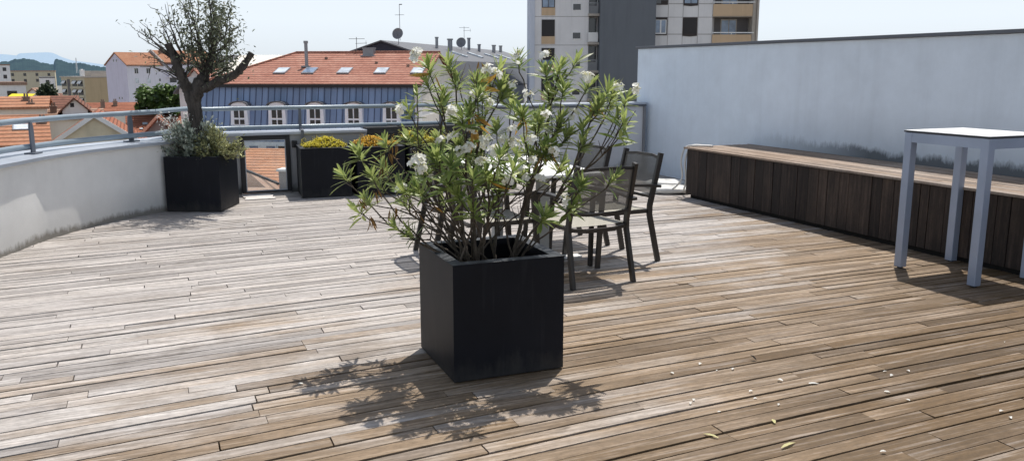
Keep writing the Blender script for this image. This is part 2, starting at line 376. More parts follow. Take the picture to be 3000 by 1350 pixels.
wt.links.new(tc.outputs['Generated'], sx.inputs[0]); wt.links.new(sx.outputs[2], rp.inputs[0]); wt.links.new(rp.outputs[0], mx.inputs[0])
wt.links.new(sky.outputs[0], mx.inputs[6]); wt.links.new(mx.outputs[2], bg.inputs[0]); bg.inputs[1].default_value = .100
sl = bpy.data.lights.new('sun', 'SUN'); sl.energy = 4.5; sl.angle = R(.53); sl.color = (1, .945, .87)
so = bpy.data.objects.new('sun', sl); COL.objects.link(so); so.location = (10, 10, 30)
sd = Vector((math.sin(SUN_AZ) * math.cos(SUN_EL), math.cos(SUN_AZ) * math.cos(SUN_EL), math.sin(SUN_EL)))
so.rotation_euler = (-sd).to_track_quat('-Z', 'Y').to_euler()
cd = bpy.data.cameras.new('camera'); cd.sensor_width = 36; cd.lens = 36 * FPX / 3000; cd.clip_start = .05; cd.clip_end = 40000
co = bpy.data.objects.new('camera', cd); COL.objects.link(co); co.location = EYE
co.rotation_euler = FWD.to_track_quat('-Z', 'Y').to_euler(); scene.camera = co
scene.view_settings.view_transform = 'Standard'; scene.view_settings.look = 'None'; scene.view_settings.exposure = 0
scene.cycles.max_bounces = 10; scene.cycles.transparent_max_bounces = 16

# ================================================================== DECK
PL = [(-3.3, 4.0), (-2.45, 5.75), (-1.75, 7.15), (-1.258, 8.138), (-.966, 8.85), (-.79, 9.145), (-.593, 9.46), (-.40, 9.68), (-.19, 9.90), (.09, 10.16), (.38, 10.46), (.64, 10.80), (.84, 11.2)]
def pl_x(y):
    if y <= PL[0][1]: return PL[0][0] - (PL[0][1] - y) * .45
    for (x0, y0), (x1, y1) in zip(PL, PL[1:]):
        if y <= y1: return x0 + (x1 - x0) * (y - y0) / (y1 - y0)
    return PL[-1][0]
def _slope(x):
    if x < .5: return .10
    if x < 2.5: return .10 - .0325 * (x - .5)
    if x < 4.5: return .035 - .0175 * (x - 2.5)
    return 0.0
_S = [0.0]
for i in range(1, 300): _S.append(_S[-1] + _slope(-6 + i * .05) * .05)
def warp(x):
    t = (x + 6) / .05; i = int(t); return _S[i] + (_S[i + 1] - _S[i]) * (t - i) - _S[164]
deck = MB(); PITCH_B = .093; y0 = -.6; rr = random.Random(5)
while y0 < 12.2:
    gap = rr.choice([.007, .008, .008, .009, .011, .013, .018]); wd = PITCH_B - gap
    x = -4.5 - rr.random() * 2; bow = rr.uniform(-.004, .004)
    while x < 7.06:
        L = rr.choice([.9, 1.3, 1.6, 1.6, 2.1, 2.4]) * rr.uniform(.85, 1.15); x1 = min(x + L - rr.choice([.003, .004, .007]), 7.065)
        c = (rr.random(), rr.random(), 0); zt = rr.uniform(-.0022, .0022); tl = rr.uniform(-.0018, .0018)
        k = max(1, int((x1 - x) / .42)); xs = [x + (x1 - x) * j / k for j in range(k + 1)]
        vs = []; ok = []
        for j, xx in enumerate(xs):
            b = bow * math.sin(math.pi * j / k); ya = y0 + warp(xx) + b; yb = ya + wd
            ok.append(xx > pl_x(ya) - .35 and ya < 11.22)
            vs += [(xx, ya, zt - tl), (xx, min(yb, 11.24), zt + tl), (xx, min(yb, 11.24), zt + tl - .022), (xx, ya, zt - tl - .022)]
        fs = []
        seg = [j for j in range(k) if ok[j] or ok[j + 1]]
        for j in seg:
            a = j * 4; b = a + 4
            fs += [(a, b, b + 1, a + 1), (a + 1, b + 1, b + 2, a + 2), (a + 3, b + 3, b, a)]
        if seg:
            fs += [(0, 1, 2, 3), (k * 4 + 3, k * 4 + 2, k * 4 + 1, k * 4)] if len(seg) == k else []
            deck.add(vs, fs, c)
        x += L
    y0 += PITCH_B
tag(deck.build('deck', M['deck']), kind='structure')
sub = MB(); op = [(x - .38, y) for x, y in PL[:-1]] + [(.7, 11.52), (7.35, 11.52), (7.35, -1.2), (-5.8, -1.2)]
n = len(op); sub.add([(x, y, -.045) for x, y in op] + [(x, y, -17.5) for x, y in op], [tuple(reversed(range(n)))] + [(i, (i + 1) % n, n + (i + 1) % n, n + i) for i in range(n)])
tag(sub.build('roof_slab', M['sub']), kind='structure')

# ================================================================== LEFT PARAPET (curved), END PARAPET, GREY WALL, BIG WALL
def offset_line(pts, d):
    out = []; n = len(pts)
    for i in range(n):
        p = Vector((*pts[i], 0)); a = (p - Vector((*pts[i - 1], 0))).normalized() if i else None
        b = (Vector((*pts[i + 1], 0)) - p).normalized() if i < n - 1 else None
        t = ((a or b) + (b or a)).normalized(); nl = Vector((-t.y, t.x, 0)); m = 1 / max(.6, t.dot(b or a))
        out.append(tuple((p + nl * d * m)[:2]))
    return out
t = thing('parapet', 'low pale rendered parapet curving along the left side of the deck, with sloping zinc coping', 'parapet wall', (-1.2, 8.2, 0))
O = (-1.2, 8.2, 0)
def smooth_line(pts, k=4):
    P = [Vector((x, y, 0)) for x, y in pts]; out = []
    for i in range(len(P) - 1):
        A, B_, C, D = P[max(i - 1, 0)], P[i], P[i + 1], P[min(i + 2, len(P) - 1)]
        for j in range(k):
            u = j / k; q = .5 * ((2 * B_) + (C - A) * u + (2 * A - 5 * B_ + 4 * C - D) * u ** 2 + (3 * B_ - A - 3 * C + D) * u ** 3); out.append((q.x, q.y))
    return out + [tuple(pts[-1])]
PS = smooth_line(PL[:5], 3)[:-1] + smooth_line(PL[4:], 4)
inn = PS; out = offset_line(PS, .38); b = MB(); k = len(PS)
b.add([(*p, -.1) for p in inn] + [(*p, .752) for p in inn], [(i, i + 1, k + i + 1, k + i) for i in range(k - 1)])
b.add([(*p, -.1) for p in out] + [(*p, .752) for p in out], [(i + 1, i, k + i, k + i + 1) for i in range(k - 1)])
b.build('wall_body', M['wall_parapet'], t, O, smooth=True)
b = MB(); ci = offset_line(PS, -.050); cx = offset_line(PS, .43)
for i in range(k - 1):
    a0, a1, o0, o1 = ci[i], ci[i + 1], cx[i], cx[i + 1]
    b.add([(*a0, .752), (*a1, .752), (*o1, .766), (*o0, .766), (*a0, .782), (*a1, .782), (*o1, .796), (*o0, .796)], [(3, 2, 1, 0), (4, 5, 6, 7), (0, 1, 5, 4), (2, 3, 7, 6)] + ([(1, 2, 6, 5)] if i == k - 2 else []) + ([(3, 0, 4, 7)] if i == 0 else []))
b.build('coping', M['coping'], t, O)

t = thing('parapet', 'straight low grey parapet behind the glazed gate and the dark planters', 'parapet wall', (1.8, 11.2, 0)); O = (1.8, 11.2, 0)
b = MB(); b.box(.845, 1.018, 11.2, 11.5, -.1, .742); b.build('wall_body', M['wall_low'], t, O)
b = MB(); b.box(1.645, 2.66, 11.2, 11.5, -.1, .742); b.build('wall_body', M['wall_low'], t, O)
b = MB(); b.box(.845, 2.655, 11.15, 11.55, .745, .783); b.build('coping', M['coping'], t, O, bevel=.005)

t = thing('timber_screen', 'dark weathered horizontal screen behind the yellow plants, left of the grey wall', 'screen', (3.5, 11.2, 0)); O = (3.5, 11.2, 0)
b = MB(); rr = random.Random(8); z = -.05
while z < .78:
    h = rr.uniform(.035, .06); h = min(h, .80 - z); x = 2.665
    while x < 4.35:
        L = rr.uniform(.35, .8); b.box(x, min(x + L - .005, 4.355), 11.2 + rr.uniform(-.02, .012), 11.45, z + .002, z + h); x += L
    z += h + .001
b.build('slats', M['screen'], t, O)

t = thing('wall', 'grey rendered wall of chest height with a dark edged coping, across the far end of the deck', 'wall', (5.6, 11.2, 0)); O = (5.6, 11.2, 0)
b = MB(); b.box(4.36, 6.995, 11.2, 11.5, -.1, 1.045); b.build('wall_body', M['wall_grey'], t, O)
b = MB(); b.box(4.33, 7.005, 11.15, 11.55, 1.048, 1.076); b.build('coping', M['coping'], t, O, bevel=.004)
b = MB(); b.box(4.34, 7.0, 11.165, 11.199, 1.018, 1.046); b.build('drip_edge', M['coping_dark'], t, O)
b = MB(); b.box(6.955, 6.993, 11.16, 11.197, 0, 1.016); b.build('end_strip', plain('end_strip_paint', (.20, .205, .22), .6), t, O, bevel=.008)  # narrow dark upright strip at the right end of the wall

t = thing('wall', 'tall blue-white rendered wall along the right side, mould stained above the bench', 'wall', (7.07, 6, 0)); O = (7.07, 6, 0)
b = MB(); b.box(7.07, 7.34, -1.2, 11.57, -.1, 1.88); b.build('wall_body', M['wall_blue'], t, O)
b = MB(); b.box(7.035, 7.375, -1.2, 11.60, 1.883, 1.918); b.build('coping', M['coping_dark'], t, O, bevel=.004)

# ================================================================== RAILING
t = thing('railing', 'blue-grey tubular railing with two rails running above the parapets', 'railing', (-.4, 9.8, .79)); O = (-.4, 9.8, .79)
cen = offset_line(PS, .215); RLN = [(*p,) for p in cen if p[1] < 10.5]
RLN += [(.22, 10.78), (.42, 11.08), (.66, 11.25), (1.0, 11.31), (1.6, 11.31), (4.33, 11.31)]
for nm, z in (('top_rail', 1.10), ('lower_rail', .855)):
    b = MB(); b.tube([(x, y, z - (.018 if y > 11.2 else 0)) for x, y in RLN], .0275, 12); b.build(nm, M['rail'], t, O, smooth=True)
def blade(x, y, tx, ty, zb, zt, w=.062):
    b = MB(); d = Vector((tx, ty, 0)).normalized()
    nn = Vector((-d.y, d.x, 0)); p = Vector((x, y, 0))
    for s in (-1, 1):
        q = p + nn * s * .0
    b.bar((x, y, zb), (x, y, zt - .05), w, .016, up=nn); b.bar((x, y, zt - .05), (x, y, zt), w, .016, up=nn, w2=w * .55)
    b.bar((x - nn.x * .05, y - nn.y * .05, zb + .006), (x + nn.x * .05, y + nn.y * .05, zb + .006), .14, .012)
    return b
for (x, y, tx, ty) in ((-1.035, 9.095, .29, .71), (-.203, 10.205, .5, .55), (-2.02, 7.2, .45, .88), (-2.9, 5.4, .45, .88)):
    blade(x, y, tx, ty, .79, 1.082).build('post', M['post'], t, O)
for x in (1.805, 3.73):
    b = MB(); b.bar((x, 11.145, .42), (x, 11.145, .80), .035, .012, up=(0, 1, 0)); b.bar((x, 11.145, .79), (x, 11.275, .83), .035, .012); b.bar((x, 11.29, .79), (x, 11.29, 1.065), .035, .014, up=(0, 1, 0))
    b.build('post', M['post'], t, O)

# ================================================================== GLAZED GATE
t = thing('gate', 'small glazed gate with a black metal frame in the far low parapet', 'gate', (1.33, 11.2, 0)); O = (1.33, 11.2, 0)
b = MB(); F = .055
b.box(1.02, 1.02 + F, 11.17, 11.23, .01, .742); b.box(1.643 - F, 1.643, 11.17, 11.23, .01, .742); b.box(1.02 + F, 1.643 - F, 11.17, 11.23, .742 - F, .742); b.box(1.02 + F, 1.643 - F, 11.17, 11.23, .01, .03)
b.build('frame', M['black'], t, O, bevel=.004)
b = MB(); b.box(1.07, 1.59, 11.195, 11.203, .028, .69); b.build('pane', M['glass'], t, O)
b = MB(); x0, x1, z0, z1 = 1.075, 1.588, .03, .687; e = .012
b.box(x0, x0 + e, 11.184, 11.193, z0, z1); b.box(x1 - e, x1, 11.184, 11.193, z0, z1); b.box(x0 + e, x1 - e, 11.184, 11.193, z1 - e, z1); b.box(x0 + e, x1 - e, 11.184, 11.193, z0, z0 + e)
b.build('bead', M['coping'], t, O)
b = MB(); b.box(1.668, 1.735, 11.15, 11.197, .575, .665); b.box(1.69, 1.71, 11.12, 11.149, .61, .63); b.build('lock_box', M['black'], t, O, bevel=.006)
b = MB()
for i in range(4): b.box(1.0 + (i == 1) * .02, 1.36 - (i % 2) * .015, 10.62 + i * .105, 10.62 + i * .105 + .098, .004, .013, (rnd.random(), rnd.random(), 0))
tag(b.build('threshold_board', plain('bleached_threshold_wood', (.66, .63, .60), .8, 0, .12, 9)), 'bleached pale boards lying flush in the deck in front of the glazed gate', 'board')

# ================================================================== BENCH PLATFORM
t = thing('bench_platform', 'long raised timber bench with dark vertical cladding along the tall right wall', 'bench', (6.5, 6, 0)); O = (6.5, 6, 0)
b = MB(); rr = random.Random(3); y = 8.76; YB = -.8
while y > YB:
    wd = rr.choice([.095, .095, .12, .14, .16]); 
    b.box(6.10 + rr.uniform(-.005, .003), 6.122, y - wd + rr.choice([.005, .007, .010]), y, .045, .598, (rr.random(), rr.random(), 0)); y -= wd
b.build('cladding', M['cladding'], t, O)
b = MB(); x = 6.07; i = 0
while x < 7.05:
    wd = .108; x1 = min(x + wd - .006, 7.062); y = 8.80
    while y > YB:
        L = rr.uniform(1.4, 2.6); b.box(x, x1, max(y - L + .005, YB), y, .606, .628 + rr.uniform(-.002, .002), (rr.random(), rr.random(), 0)); y -= L
    x += wd
b.build('top_boards', M['bench_top'], t, O)
b = MB(); b.box(6.13, 7.06, YB, 8.70, -.02, .60); b.build('carcass', M['sub'], t, O)
b = MB(); yy = 6.13
while yy < 7.0:
    b.box(yy, yy + .092, 8.705, 8.745, .045, .6, (rr.random(), rr.random(), 0)); yy += .097
b.build('end_cladding', M['cladding'], t, O)

# ================================================================== BAR TABLE
t = thing('bar_table', 'high square bar table with white top and silver-blue legs in front of the bench', 'bar table', (5.81, 4.53, 0)); O = (5.81, 4.53, 0)
X0, X1, Y0, Y1, L = 5.45, 6.085, 4.17, 4.905, .066
for (x, y) in ((X0, Y0), (X1 - L, Y0), (X1 - L, Y1 - L), (X0, Y1 - L)):
    b = MB(); b.box(x, x + L, y, y + L, .012, 1.088); lg = b.build('leg', M['alu'], t, O, bevel=.004)
    b = MB(); b.lathe([(.022, .0), (.022, .012)], 12, (x + L / 2, y + L / 2, 0)); b.build('foot_pad', M['black'], lg, O)
b = MB(); e = .004
b.box(X0 + L, X1 - L, Y0 + e, Y0 + .03, 1.012, 1.086); b.box(X0 + L, X1 - L, Y1 - .03, Y1 - e, 1.012, 1.086); b.box(X0 + e, X0 + .03, Y0 + L, Y1 - L, 1.012, 1.086); b.box(X1 - .03, X1 - e, Y0 + L, Y1 - L, 1.012, 1.086)
b.build('apron', M['alu'], t, O)
b = MB(); b.box(X0 - .006, X1 + .006, Y0 - .006, Y1 + .006, 1.09, 1.100); b.build('top_core', M['edge_dark'], t, O)
b = MB(); b.box(X0 - .004, X1 + .004, Y0 - .004, Y1 + .004, 1.1005, 1.105); b.build('tabletop', M['white_top'], t, O)

# ================================================================== DINING TABLE AND CHAIRS
t = thing('dining_table', 'white topped dining table on grey pedestal legs behind the flowering oleander', 'table', (2.95, 6.75, 0)); O = (2.95, 6.75, 0)
b = MB(); b.box(2.50, 3.38, 6.0, 7.52, .722, .745); b.build('tabletop', M['white_top'], t, O, bevel=.004)
for y in (6.26, 7.26):
    b = MB(); b.box(2.90, 2.99, y - .045, y + .045, .018, .70); lg = b.build('leg', M['grey_leg'], t, O, bevel=.006)
    b = MB(); b.box(2.62, 3.30, y - .05, y + .05, .002, .017); b.build('foot_plate', M['white_top'], lg, O, bevel=.004)
b = MB(); b.box(2.60, 3.28, 6.2, 7.32, .70, .7205); b.build('subframe', M['grey_leg'], t, O)

CH_G = 'dark framed sling armchairs round the white table'
def make_chair(label):
    t = thing('armchair', label, 'armchair', (0, 0, 0), 0, CH_G); m = M['frame']; W = .255
    for s in (-1, 1):
        b = MB(); b.sweep([(s * (W + .012), -.325, .0), (s * W, -.235, .40), (s * W, -.235, .47), (s * (W - .005), -.335, .90)], [(-.014, -.022), (.014, -.022), (.014, .022), (-.014, .022)], frame_up=Vector((0, 1, .15)))
        b.build('rear_leg', m, t, bevel=.003)
        b = MB(); b.sweep([(s * (W + .012), .265, .0), (s * W, .235, .40), (s * W, .215, .635)], [(-.014, -.02), (.014, -.02), (.014, .02), (-.014, .02)], frame_up=Vector((0, 1, .1)))
        b.build('front_leg', m, t, bevel=.003)
        b = MB(); b.sweep([(s * (W + .004), -.325, .63), (s * (W + .008), -.2, .645), (s * (W + .012), 0, .655), (s * (W + .008), .2, .65), (s * W, .29, .638)], [(-.026, -.011), (.026, -.011), (.026, .011), (-.026, .011)])
        b.build('armrest', m, t, bevel=.003)
    b = MB()
    b.sweep([(-W, -.235, .425), (-.12, -.262, .41), (.12, -.262, .41), (W, -.235, .425)], [(-.012, -.014), (.012, -.014), (.012, .014), (-.012, .014)])
    b.sweep([(-W, .235, .425), (-.12, .245, .412), (.12, .245, .412), (W, .235, .425)], [(-.012, -.014), (.012, -.014), (.012, .014), (-.012, .014)])
    for s in (-1, 1): b.bar((s * (W - .012), -.225, .428), (s * (W - .012), .23, .428), .02, .03)
    b.build('seat_frame', m, t)
    for (y_, z_, dz_) in ((-.322, .86, .012), (-.262, .545, -.01)):
        b = MB(); b.sweep([(-W, y_, z_), (-.12, y_ - .03, z_ + dz_), (.12, y_ - .03, z_ + dz_), (W, y_, z_)], [(-.009, -.011), (.009, -.011), (.009, .011), (-.009, .011)])
        b.build('back_rail', m, t)
    def sheet(f, nu=8, nv=5):
        b = MB(); b.add([f(i / nu, j / nv) for j in range(nv + 1) for i in range(nu + 1)], [(j * (nu + 1) + i, j * (nu + 1) + i + 1, (j + 1) * (nu + 1) + i + 1, (j + 1) * (nu + 1) + i) for j in range(nv) for i in range(nu)]); return b
    dip = lambda u: 1 - (2 * u - 1) ** 2
    sheet(lambda u, v: ((2 * u - 1) * (W - .02), -.225 + .455 * v, .446 - .016 * dip(u) * (.5 + dip(v) * .5))).build('seat', M['seat'], t, smooth=True)
    sheet(lambda u, v: ((2 * u - 1) * (W - .012), -.258 - .066 * v - .028 * dip(u), .548 + .312 * v + .010 * dip(u))).build('backrest', M['sling'], t, smooth=True)
    return t
chair = make_chair('nearest armchair, its mesh back turned to the camera, right behind the dark planter')
kids = children_map()
spots = [(2.965, 5.615, R(5), None),
         (3.475, 6.09, R(93), 'right-hand armchair facing left, closest to the bench side of the white table'),
         (3.42, 6.83, R(90), 'armchair on the right of the white table, partly hidden behind the nearer chairs'),
         (2.42, 6.03, R(-88), 'left armchair facing right, seen through the oleander branches'),
         (2.40, 6.78, R(-91), 'far left armchair at the white table, mostly hidden by the oleander')]
for i, (x, y, a, lab) in enumerate(spots):
    c = chair if i == 0 else copy_tree(chair, None, kids)
    c.location = (x, y, 0); c.rotation_euler = (0, 0, a)
    if lab: c['label'] = lab

# ================================================================== PLANTERS
PG = 'square anthracite planters on the deck'
def make_planter(s, h, label):
    t = thing('planter', label, 'planter', (0, 0, 0), 0, PG); a = s / 2; w = .035; r = .042
    b = MB()   # four outer walls, mitred, with inner faces
    def ring(hw, z): return [(-hw, -hw, z), (hw, -hw, z), (hw, hw, z), (-hw, hw, z)]
    vs = ring(a, .006) + ring(a, h - .002) + ring(a - w, h - .002) + ring(a - w, h - .17)
    fs = [(3, 2, 1, 0)]
    for k in range(3):
        for i in range(4): fs.append((k * 4 + i, k * 4 + (i + 1) % 4, (k + 1) * 4 + (i + 1) % 4, (k + 1) * 4 + i))
    b.add(vs, fs); b.build('box', M['planter'], t, bevel=.004)
    b = MB(); vs = ring(a + .002, h - .003) + ring(a + .002, h + .006) + ring(a - .06, h + .006) + ring(a - .06, h - .03)
    fs = []
    for k in range(3):
        for i in range(4): fs.append((k * 4 + i, k * 4 + (i + 1) % 4, (k + 1) * 4 + (i + 1) % 4, (k + 1) * 4 + i))
    b.add(vs, fs); b.build('rim', M['planter'], t, bevel=.002)
    b = MB(); g = 14; q = a - w - .001; r2 = random.Random(4)
    b.add([(-q + 2 * q * i / g, -q + 2 * q * j / g, h - .13 + r2.uniform(-.012, .012)) for j in range(g + 1) for i in range(g + 1)], [(j * (g + 1) + i, j * (g + 1) + i + 1, (j + 1) * (g + 1) + i + 1, (j + 1) * (g + 1) + i) for j in range(g) for i in range(g)])
    b.build('soil', M['soil'], t, smooth=True)
    return t
planter = make_planter(.612, .612, 'black square planter in the foreground holding the flowering oleander'); kids = children_map()
for i, (x, y, a, lab) in enumerate([(1.637, 4.155, R(-1), None), (.507, 10.255, R(-24), 'dark square planter in the far left corner holding the pruned tree'),
        (1.995, 10.80, R(-4), 'dark planter right of the glazed gate, holding yellow stonecrop'), (2.66, 10.72, R(-2), 'dark planter holding orange stonecrop, behind the left oleander branches'), (3.33, 10.78, 0, 'dark planter with yellow stonecrop nearest the table, right-hand end of the far row')]):
    c = planter if i == 0 else copy_tree(planter, None, kids); c.location = (x, y, 0); c.rotation_euler = (0, 0, a)
    if lab: c['label'] = lab

# ================================================================== SANDBAGS, HOSE, LITTER
def sandbag(x, y, a, s, label):
    t = thing('weight_bag', label, 'bag', (x, y, 0), a, 'pale bags by the bench end'); b = MB(); nu, nv = 20, 12; r2 = random.Random(int(x * 100))
    vs = []
    for j in range(nv + 1):
        ph = math.pi * j / nv - math.pi / 2
        for i in range(nu):
            th = 2 * math.pi * i / nu; e = .75
            cx_ = math.copysign(abs(math.cos(th)) ** e, math.cos(th)); sy_ = math.copysign(abs(math.sin(th)) ** e, math.sin(th)); cp = max(0, math.cos(ph)) ** .7
            k = 1 + .05 * math.sin(5 * th + 2) + r2.uniform(-.015, .015)
            vs.append((.17 * s * cx_ * cp * k, .27 * s * sy_ * cp * k, max(.002, .055 * s + .055 * s * math.sin(ph) * (1 + .15 * math.sin(3 * th)))))
    fs = [(j * nu + i, j * nu + (i + 1) % nu, (j + 1) * nu + (i + 1) % nu, (j + 1) * nu + i) for j in range(nv) for i in range(nu)]
    b.add(vs, fs); b.build('bag', M['white_plastic'], t, smooth=True)
    b = MB(); b.tube([(-.02, .25 * s, .06 * s), (.0, .30 * s, .07 * s), (.03, .27 * s, .05 * s)], .008, 6); b.build('tie', M['white_plastic'], t, smooth=True)
sandbag(6.36, 9.62, R(65), 1.0, 'further of the two pale bags on the deck, close to the tall wall')
sandbag(6.12, 9.12, R(70), .95, 'nearer of the two pale bags, against the end of the bench')
b = MB(); pts = []
cps = [(5.2, 9.30, .012), (5.7, 9.22, .012), (6.02, 9.05, .04), (6.10, 8.86, .22), (6.06, 8.83, .45), (6.10, 8.80, .62), (6.2, 8.70, .645), (6.36, 8.60, .642), (6.30, 8.72, .644), (6.18, 8.80, .63), (6.13, 8.84, .45), (6.16, 8.85, .2), (6.2, 8.95, .03), (6.5, 9.2, .014), (6.85, 9.5, .013)]
def catmull(P, k=6):
    P = [Vector(p) for p in P]; out = []
    for i in range(len(P) - 1):
        a, b_, c, d = P[max(i - 1, 0)], P[i], P[i + 1], P[min(i + 2, len(P) - 1)]
        for j in range(k):
            t_ = j / k; out.append(.5 * ((2 * b_) + (c - a) * t_ + (2 * a - 5 * b_ + 4 * c - d) * t_ ** 2 + (3 * b_ - a - 3 * c + d) * t_ ** 3))
    return out + [P[-1]]
b.tube(catmull(cps), .011, 8)
tag(b.build('hose', M['white_plastic'], smooth=True), 'pale hose looped over the far end of the bench and trailing on the deck', 'hose')

PT = [(2.313, 3.187), (2.43, 3.53), (2.745, 3.462), (2.659, 3.482), (2.636, 3.594), (2.87, 3.251), (2.658, 3.173), (2.643, 2.982), (2.592, 3.091), (2.351, 3.027), (2.983, 3.14), (3.463, 3.128), (3.595, 3.094), (3.267, 2.894), (3.264, 2.8), (4.505, 3.22), (3.569, 2.516), (3.532, 2.459), (2.698, 2.42), (2.266, 3.156), (3.447, 3.058), (.62, 4.15), (.95, 5.3), (1.75, 7.9)]
pr = random.Random(21)
def petal_mesh():
    b = MB()
    for k in range(pr.choice([1, 1, 2])):
        a = pr.uniform(0, 6.28)
        b.leaf((pr.uniform(-.004, .004), pr.uniform(-.004, .004), .004), (math.cos(a), math.sin(a), .35), (0, 0, 1), pr.uniform(.018, .028), pr.uniform(.013, .019), .3, .5, pr.uniform(.3, .8), ((0, .3), (.35, .9), (.75, 1), (1, .45)))
    return b
proto = [petal_mesh().build('fallen_petal', M['petal']) for _ in range(4)]
for i, (x, y) in enumerate(PT):
    o = proto[i] if i < 4 else proto[i % 4].copy()
    if i >= 4: COL.objects.link(o)
    o.location = (x, y, .0015); o.rotation_euler = (0, 0, pr.uniform(0, 6.28)); s_ = pr.uniform(.5, 1.05); o.scale = (s_, s_, s_)
    tag(o, 'small white petal fallen on the open deck boards', 'petal', 'white petals scattered on the deck')
for (x, y, a, L, lab, m) in ((2.161, 2.79, 2.0, .075, 'curled pale leaf on the deck, near the bottom edge and right of the planter', 'bud'), (2.345, 2.606, .25, .10, 'longest pale fallen leaf, lowest on the deck near the bottom edge', 'bud'), (2.489, 2.817, 1.1, .05, 'short pale fallen leaf lying beside a deck gap, right of the curled one', 'bud'), (2.975, 3.14, -.35, .055, 'slim white fallen leaf on the deck, furthest right of the fallen leaves', 'petal'), (2.96, 3.528, 1.9, .045, 'dark narrow fallen leaf sticking up from the deck', 'soil')):
    b = MB(); b.leaf((0, 0, .006), (math.cos(a), math.sin(a), .08 if m != 'soil' else .7), (0, 0, 1), L, .017, .12, .45, .75)
    o = b.build('fallen_leaf', M[m]); o.location = (x, y, .001); tag(o, lab, 'leaf')
# ================================================================== OLEANDER (grown as a shortest-path tree of stems from the soil to its shoots)
og = random.Random(42)
def z10(x, y): return (1000 + .535 * x, 80 + .535 * y)
TIPS = [ # photo survey of the shoots (zoomed coordinates), depth offset, kind, leaf count
 (480, 225, -.05, 20), (590, 215, .12, 16), (740, 320, -.12, 20), (875, 330, .02, 26), (970, 190, .1, 16), (1120, 250, .05, 15), (1215, 350, -.1, 22), (1200, 225, .15, 12), (1280, 200, .1, 8),
 (1350, 330, -.02, 14), (1405, 440, -.12, 22), (1480, 380, .1, 16), (1560, 400, 0, 14), (700, 475, -.3, 28), (990, 490, -.22, 26), (1140, 385, .12, 20), (370, 465, -.12, 12), (100, 695, 0, 22), (245, 640, .2, 12), (425, 620, .15, 20),
 (565, 385, .22, 14), (640, 660, -.25, 26), (1130, 665, -.15, 24), (1500, 490, .1, 10), (1545, 575, .05, 9), (440, 790, -.3, 16), (330, 870, -.25, 12), (585, 855, -.38, 26), (640, 930, -.42, 18), (140, 950, .02, 14),
 (430, 925, .1, 12), (1310, 870, -.3, 22), (1110, 1040, -.34, 22), (1255, 985, -.22, 20), (750, 690, .25, 16), (905, 660, .3, 14), (905, 860, -.34, 16), (650, 830, .1, 18), (215, 870, .15, 9), (300, 1095, -.1, 8), (385, 1130, -.12, 8), (720, 1010, -.4, 10),
 (790, 800, -.42, 14), (850, 560, .28, 18), (510, 730, -.2, 16), (1010, 660, .35, 16), (1085, 560, .3, 12), (820, 990, -.3, 8), (980, 820, -.4, 12), (540, 610, .3, 12), (1060, 800, .2, 10), (700, 760, .4, 12), (460, 860, .25, 14), (250, 800, .3, 10),
 (560, 950, .3, 8), (1200, 760, .25, 12), (95, 1010, .1, 7), (350, 980, .25, 8), (930, 420, .3, 12), (1180, 560, -.05, 10), (640, 300, .3, 10), (870, 720, -.5, 12), (600, 760, -.5, 14)]
FB = 4.46
CB = Vector((1.637, 4.155, .485))
tips = []
for (x, y, d, nl) in TIPS:
    px, py = z10(x, y); tips.append((at(px, py, FB + d), nl))
for (T, nl) in list(tips):
    for _ in range(2 if nl > 19 else 1 if nl > 10 else 0):
        q = T + Vector((og.gauss(0, .085), og.gauss(0, .085), og.gauss(-.08, .07)))
        if q.z > .98: tips.append((q, int(nl * .6)))
roots = []
for i in range(24):
    a = og.uniform(0, 6.28); r = .02 + .12 * math.sqrt(og.random()); roots.append(CB + Vector((math.cos(a) * r, math.sin(a) * r * .8, 0)))
nodes = [(r, None, 0.0) for r in roots]   # point, parent, path length
def path_target(t): return t
order = sorted(range(len(tips)), key=lambda i: (tips[i][0] - CB).length)
used_root = {}
for i in order:
    T = tips[i][0]; best = None
    for k, (p, par, ln) in enumerate(nodes):
        d = T - p
        if d.length < .08: continue
        up_pen = 0.0
        if par is not None:
            din = (p - nodes[par][0]).normalized(); ang = din.dot(d.normalized())
            if ang < .72: continue
            up_pen = (1 - ang) * .5
        else:
            up_pen = .12 * used_root.get(k, 0)
        cost = d.length + .80 * ln + up_pen
        if best is None or cost < best[0]: best = (cost, k)
    k = best[1]; p, par, ln = nodes[k]; d = T - p
    if par is None: used_root[k] = used_root.get(k, 0) + 1
    # curved path: leaves along a steeper heading then bends out
    d0 = (p - nodes[par][0]).normalized() if par is not None else (Vector((d.x * .75, d.y * .75, abs(d.z) * .8 + .22)).normalized())
    L = d.length; c1 = p + d0 * L * .38; de = (d.normalized() + Vector((0, 0, .45))).normalized(); c2 = T - de * L * .30
    nseg = max(4, int(L / .055)); prev = k; plen = ln
    for j in range(1, nseg + 1):
        t_ = j / nseg; q = p * (1 - t_) ** 3 + c1 * 3 * t_ * (1 - t_) ** 2 + c2 * 3 * t_ * t_ * (1 - t_) + T * t_ ** 3
        if j < nseg: q = q + Vector((og.gauss(0, .004), og.gauss(0, .004), og.gauss(0, .004)))
        plen += (q - nodes[prev][0]).length; nodes.append((q, prev, plen)); prev = len(nodes) - 1
    tips[i] = (T, tips[i][1], prev)
cnt = [0] * len(nodes)
for (T, nl, e) in tips:
    k = e
    while k is not None: cnt[k] += 1; k = nodes[k][1]
rad = [min(.0105, .0027 * (c ** .5) + .0006) if c else .002 for c in cnt]
plant = thing('oleander', 'white flowering oleander bush with long narrow leaves growing in the foreground planter', 'oleander', tuple(CB)); OC = tuple(CB)
stems = MB(); kids_n = {}
for i, (p, par, ln) in enumerate(nodes):
    if par is not None: kids_n.setdefault(par, []).append(i)
